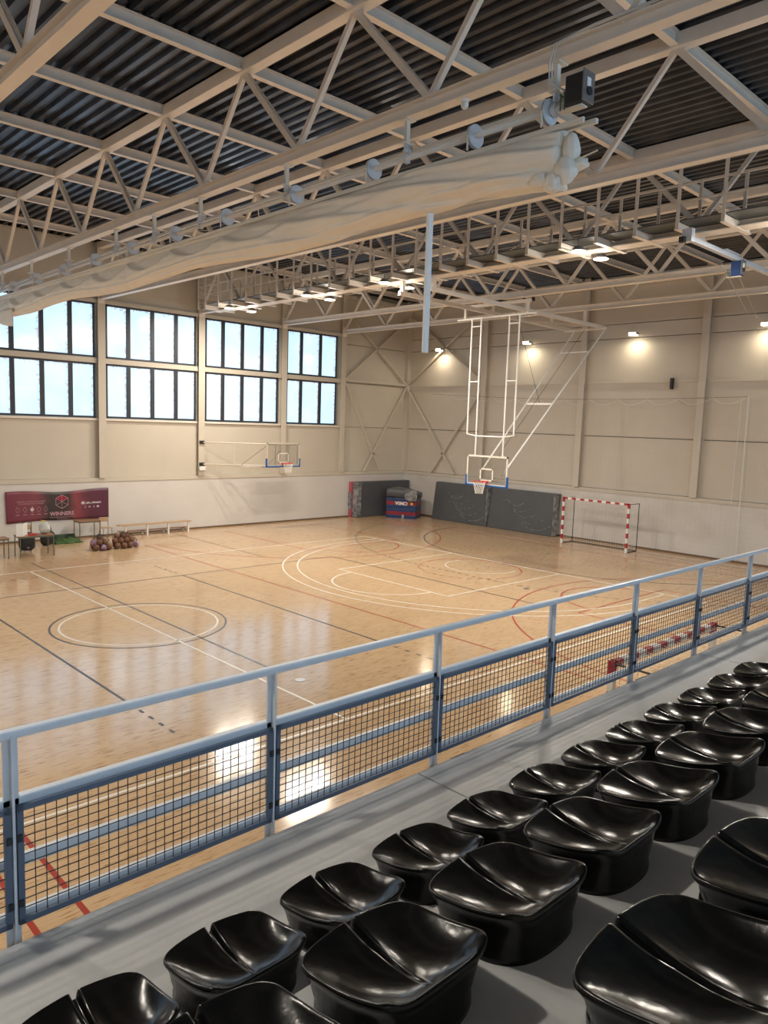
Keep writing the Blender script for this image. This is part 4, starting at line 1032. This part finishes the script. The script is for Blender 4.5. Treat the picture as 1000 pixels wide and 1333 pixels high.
def banner():
    x0, x1, z0, z1 = 9.03, 12.98, .72, 1.95; t = thing('wall_banner', 'long maroon printed banner hung on the white wall behind the tables', 'banner', (11, D, 1.3))
    NU, NV = 60, 10; vs = []
    top = lambda u: z1-.10*math.sin(PI*u)*.5+.03*math.sin(9*u)+.02*u
    bot = lambda u: z0+.05*math.sin(PI*u)+.02*math.sin(7*u)+.02
    Y = lambda u, v_: D-.045-.012*math.sin(u*16+v_*2)-.008*math.sin(u*31)
    for i in range(NU+1):
        for j in range(NV+1):
            u, v_ = i/NU, j/NV; vs.append((x0+(x1-x0)*u+.03*(1-v_)*(1-u), Y(u, v_), bot(u)+(top(u)-bot(u))*v_))
    fs = [(i*(NV+1)+j, (i+1)*(NV+1)+j, (i+1)*(NV+1)+j+1, i*(NV+1)+j+1) for i in range(NU) for j in range(NV)]
    o = MB().add(vs, fs).build('printed_cloth', M['banner'], t, smooth=True); o.modifiers.new('s', 'SOLIDIFY').thickness = .004
    yy = D-.072
    up = lambda x, z: Matrix.Translation((x, yy, z)) @ Matrix.Rotation(PI/2, 4, 'X')
    lettering('WINNERS', .21, M['print_pink'], t, up(11.10, 1.03), bold=.006)
    lettering('ASOCIACION DEPORTIVA Y CULTURAL', .055, M['print_pink'], t, up(11.12, .895)); lettering('DE BALONCESTO', .055, M['print_pink'], t, up(11.12, .83))
    lettering('@I_am_winners', .12, M['print_white'], t, up(12.25, 1.42), bold=.004)
    lettering('NUESTROS PATROCINADORES', .075, M['print_pink'], t, up(9.95, 1.55)); lettering('COLABORADORES Y AMIGOS', .07, M['print_pink'], t, up(9.95, 1.47))
    b = MB(); hc = V((11.10, yy, 1.50)); R = .27
    hp = [hc+V((R*math.sin(k*PI/3), 0, R*math.cos(k*PI/3))) for k in range(6)]
    for k in range(6):
        b.tube([hp[k], hp[(k+1) % 6]], .009, 4); b.tube([hc, hp[k]], .007, 4)
    b.build('hexagon_emblem', M['print_pink'], t)
    b = MB()
    for k in (5, 0): b.add([hc+V((0, .006, 0)), hp[k]+V((0, .006, 0)), hp[(k+1) % 6]+V((0, .006, 0))], [(0, 1, 2)])
    b.build('emblem_fill', M['print_red'], t)
    for k, x in enumerate((9.45, 9.72, 9.98, 10.23, 10.48)):
        b = MB(); q = [V((x, yy, 1.36)), V((x+.07, yy, 1.25)), V((x, yy, 1.14)), V((x-.07, yy, 1.25))]
        for i in range(4): b.tube([q[i], q[(i+1) % 4]], .006, 4)
        if k == 2: b.cyl((x, yy, 1.25), (0, 1, 0), .05, .004, 12)
        b.build('diamond_emblem', M['print_white'] if k == 2 else M['print_pink'], t)
        MB().box(x-.07, x+.07, yy-.001, yy+.001, 1.05, 1.07).build('caption', M['print_pink'], t)
    for k, x in enumerate((12.0, 12.18, 12.36, 12.52)):
        b = MB()
        if k == 0: b.tube([(x+.04*math.cos(a*PI/8), yy, 1.25+.04*math.sin(a*PI/8)) for a in range(16)], .008, 4, closed=True)
        elif k == 1: b.add([(x-.04, yy, 1.28), (x, yy, 1.21), (x+.045, yy, 1.285), (x, yy, 1.26)], [(0, 1, 3), (3, 1, 2)])
        elif k == 2: b.box(x-.008, x+.008, yy-.001, yy+.001, 1.21, 1.29); b.box(x-.02, x+.02, yy-.001, yy+.001, 1.25, 1.262)
        else: b.box(x-.045, x+.045, yy-.001, yy+.001, 1.22, 1.285)
        b.build('icon', M['print_white'] if k else M['print_pink'], t)
banner()

# ------------------------------------------------------------------ stand: tiers
tiers = [(2.305, 3.480, 2.45), (1.49, 2.305, 2.91), (.665, 1.49, 3.37), (-.15, .665, 3.80), (-6.98, -.15, 4.25)]
st = thing('spectator_stand', 'grey painted concrete terrace with stepped tiers under the seats', 'stand', (5, 2, 0))
joints = [-13.98, -.85, 3.76, 8.37, 12.98, 17.59, 22.2, 26.8, 29.94]
for (a, b_, z) in tiers:
    for i in range(len(joints)-1):
        MB().box(joints[i]+.009, joints[i+1]-.009, a, b_+(.0), z-.22, z).build('tier_slab', M['concrete'], st)
for (a, b_, z), z0 in zip(tiers, (0, 2.2, 2.66, 3.1, 3.5)):
    MB().box(-13.98, 29.94, b_-.14, b_-.02, z0 if z0 else 0, z-.2).build('riser', M['concrete'], st)

# ------------------------------------------------------------------ railing
RY = 3.60
def railing():
    t = thing('guard_railing', 'pale steel guard railing with dark mesh panels along the stand edge', 'railing', (5, RY, 2.45))
    k0 = (0.299*3.62)
    xs = [1.085+1.487*i for i in range(-3, 16)]
    xa, xb = xs[0], xs[-1]
    MB().box(xa, xb, RY-.026, RY+.026, 3.402, 3.447).build('handrail', M['white_rail'], t, bevel=.012)
    MB().box(xa, xb, RY-.0, RY+.048, 3.062, 3.108).build('mid_rail', M['white_rail'], t, bevel=.008)
    MB().box(xa, xb, RY+.01, RY+.05, 2.745, 2.80).build('lower_rail', M['white_rail'], t, bevel=.006)
    MB().box(xa, xb, RY+.01, RY+.05, 2.475, 2.52).build('bottom_rail', M['white_rail'], t, bevel=.006)
    post = MB(); post.box(-.034, .034, RY+.0, RY+.014, 2.05, 3.42); post.box(-.006, .006, RY-.035, RY, 2.05, 3.42); pm_ = post.mesh('post', M['white_rail'])
    g = .028; pw = 1.487-.03
    fr = MB(); z0, z1 = 2.475, 3.075; y0, y1 = RY-.035, RY-.012
    fr.box(.015, .015+pw, y0, y1, z0, z0+g); fr.box(.015, .015+pw, y0, y1, z1-g, z1); fr.box(.015, .015+g, y0, y1, z0, z1); fr.box(.015+pw-g, .015+pw, y0, y1, z0, z1)
    fm = fr.mesh('panel_frame', M['mesh_frame'])
    wr = MB(); n = 26
    for i in range(1, n+1):
        x = .015+g+(pw-2*g)*i/(n+1); wr.box(x-.002, x+.002, RY-.026, RY-.022, z0+g, z1-g)
    m_ = 11
    for j in range(1, m_+1):
        z = z0+g+(z1-z0-2*g)*j/(m_+1); wr.box(.015+g, .015+pw-g, RY-.022, RY-.018, z-.002, z+.002)
    wm = wr.mesh('wire_mesh', M['wire'])
    cl = MB().box(-.034, -.014, RY-.045, RY-.033, 2.63, 2.665).mesh('panel_clamp', M['dark'])
    for i, x in enumerate(xs):
        link('post', pm_, t, loc=(x, 0, 0))
        for dz in (0, .33):
            for dx in (0, .048): link('panel_clamp', cl, t, loc=(x+dx, 0, dz-.06))
        MB().box(x-.07, x+.07, 3.49, RY+.02, 2.16, 2.30).build('foot_plate', M['white_rail'], t)
        if i < len(xs)-1:
            f = link('panel_frame', fm, t, loc=(x, 0, 0)); m2 = link('wire_mesh', wm, f); m2['kind'] = 'stuff'
    for x in (4.15+.1, 7.1): MB().box(x-.08, x+.08, 3.49, 3.53, 2.36, 2.42).build('edge_wedge', M['dark'], t)
railing()

# ------------------------------------------------------------------ seats
def seat_mesh():
    us = [-1, -.97, -.9, -.8, -.66, -.5, -.34, -.2, -.12, -.075, -.055, -.035, -.015, 0, .015, .035, .055, .075, .12, .2, .34, .5, .66, .8, .9, .97, 1]
    vs_ = [-1, -.96, -.88, -.76, -.6, -.42, -.24, -.06, .12, .3, .48, .64, .78, .88, .95, 1]
    HW, HD = .207, .170; PN = 4.6
    ss = lambda t: max(0, min(1, t))**2*(3-2*max(0, min(1, t)))
    def xy(u, v, pn=7.0):
        m_ = max(abs(u), abs(v), 1e-9); k = m_/((abs(u)**pn+abs(v)**pn)**(1/pn))
        x = HW*u*k; y = HD*v*k
        if v > 0: y += .016*(1-u*u)*v
        return x*(1-.04*(1-v)/2), y
    def hz(u, v):
        t = (v+1)/2; au = abs(u)
        rim = .160-.046*ss(t)+.014*math.exp(-(u/.7)**2)*ss((t-.4)/.6)+.022*math.exp(-((au-1)/.26)**2)*math.exp(-(t/.28)**2)
        bowl = .058*(1-au**4)*(1-math.exp(-t*9))*(1-t**3)
        bowl *= 1-.38*math.exp(-(u/.16)**2)*ss(t*1.2)
        z = rim-bowl
        wv = .02+.045*ss(t*1.05)
        if au < .075: z -= .030*ss(t*1.1)*max(0, min(1, (wv-au)/.03))
        return z
    b = MB(); NU, NV = len(us), len(vs_)
    for v in vs_:
        for u in us:
            x, y = xy(u, v); b.v.append((x, y, hz(u, v)))
    for j in range(NV-1):
        for i in range(NU-1): b.f.append((j*NU+i, j*NU+i+1, (j+1)*NU+i+1, (j+1)*NU+i))
    loop = [i for i in range(NU)]+[j*NU+NU-1 for j in range(1, NV)]+[(NV-1)*NU+i for i in range(NU-2, -1, -1)]+[j*NU for j in range(NV-2, 0, -1)]
    prev = loop
    UV = [(us[k % NU], vs_[k//NU]) for k in range(NU*NV)]
    def ring(off, fz, pn=7.0, sc=1):
        out = []
        for k in loop:
            z = b.v[k][2]; x, y = xy(*UV[k], pn); nx, ny = x/HW/HW, y/HD/HD; nl = math.hypot(nx, ny); nx /= nl; ny /= nl
            b.v.append((x*sc+nx*off, y*sc+ny*off, fz(z, y))); out.append(len(b.v)-1)
        return out
    for off, fz, pn in ((.005, lambda z, y: z+.001, 7), (.010, lambda z, y: z-.004, 7), (.011, lambda z, y: z-.012, 7), (.005, lambda z, y: z-.018, 7), (.001, lambda z, y: z*.7, 5), (.002, lambda z, y: z*.42, 3.6), (.004, lambda z, y: .030, 2.7), (.010, lambda z, y: .016, 2.6), (.011, lambda z, y: 0.0, 2.6)):
        r = ring(off, fz, pn); n = len(r)
        for k in range(n): b.f.append((prev[(k+1) % n], prev[k], r[k], r[(k+1) % n]))
        prev = r
    b.f.append(tuple(prev[::-1])); b.mi = [0]*len(b.f)
    me = b.mesh('seat_shell', M['black_plastic'], True)
    return me
seat_me = seat_mesh()
cap_me = MB().cyl((0, 0, 0), (0, 0, 1), .016, .008, 14, .012).mesh('bolt_cap', M['black_plastic'])
s0 = None
def place_seat(x, y, z, label, row):
    global s0
    if s0 is None:
        s0 = thing('stadium_seat', label, 'seat', (x, y, z), 'black stadium seats')
        BASES[s0.name] = Matrix.Identity(4)
        link('seat_shell', seat_me, s0); link('bolt_cap', cap_me, s0, loc=(-.11, -.075, .092)); link('bolt_cap', cap_me, s0, loc=(.11, -.075, .092))
        r = s0
    else: r = dup(s0, (x, y, z), label)
    r['group'] = row; return r
ordn = ['first', 'second', 'third', 'fourth', 'fifth', 'sixth', 'seventh', 'eighth', 'ninth', 'tenth', 'eleventh', 'twelfth', 'thirteenth', 'fourteenth']
for n_, k in enumerate(range(-3, 10)):
    place_seat(1.868+.5*k, 2.105, 2.91, 'glossy black plastic seat in the row nearest the railing, %s from the left' % ordn[n_], 'seats nearest the railing')
for n_, k in enumerate(range(-2, 7)):
    place_seat(1.348+.5*k, 1.30, 3.37, 'glossy black plastic seat in the middle row, %s from the left' % ordn[n_], 'seats of the middle row')
for n_, k in enumerate(range(0, 4)):
    place_seat(1.35+.5*k, .495, 3.80, 'glossy black plastic seat in the row closest to the viewer, %s from the left' % ordn[n_], 'seats closest to the viewer')
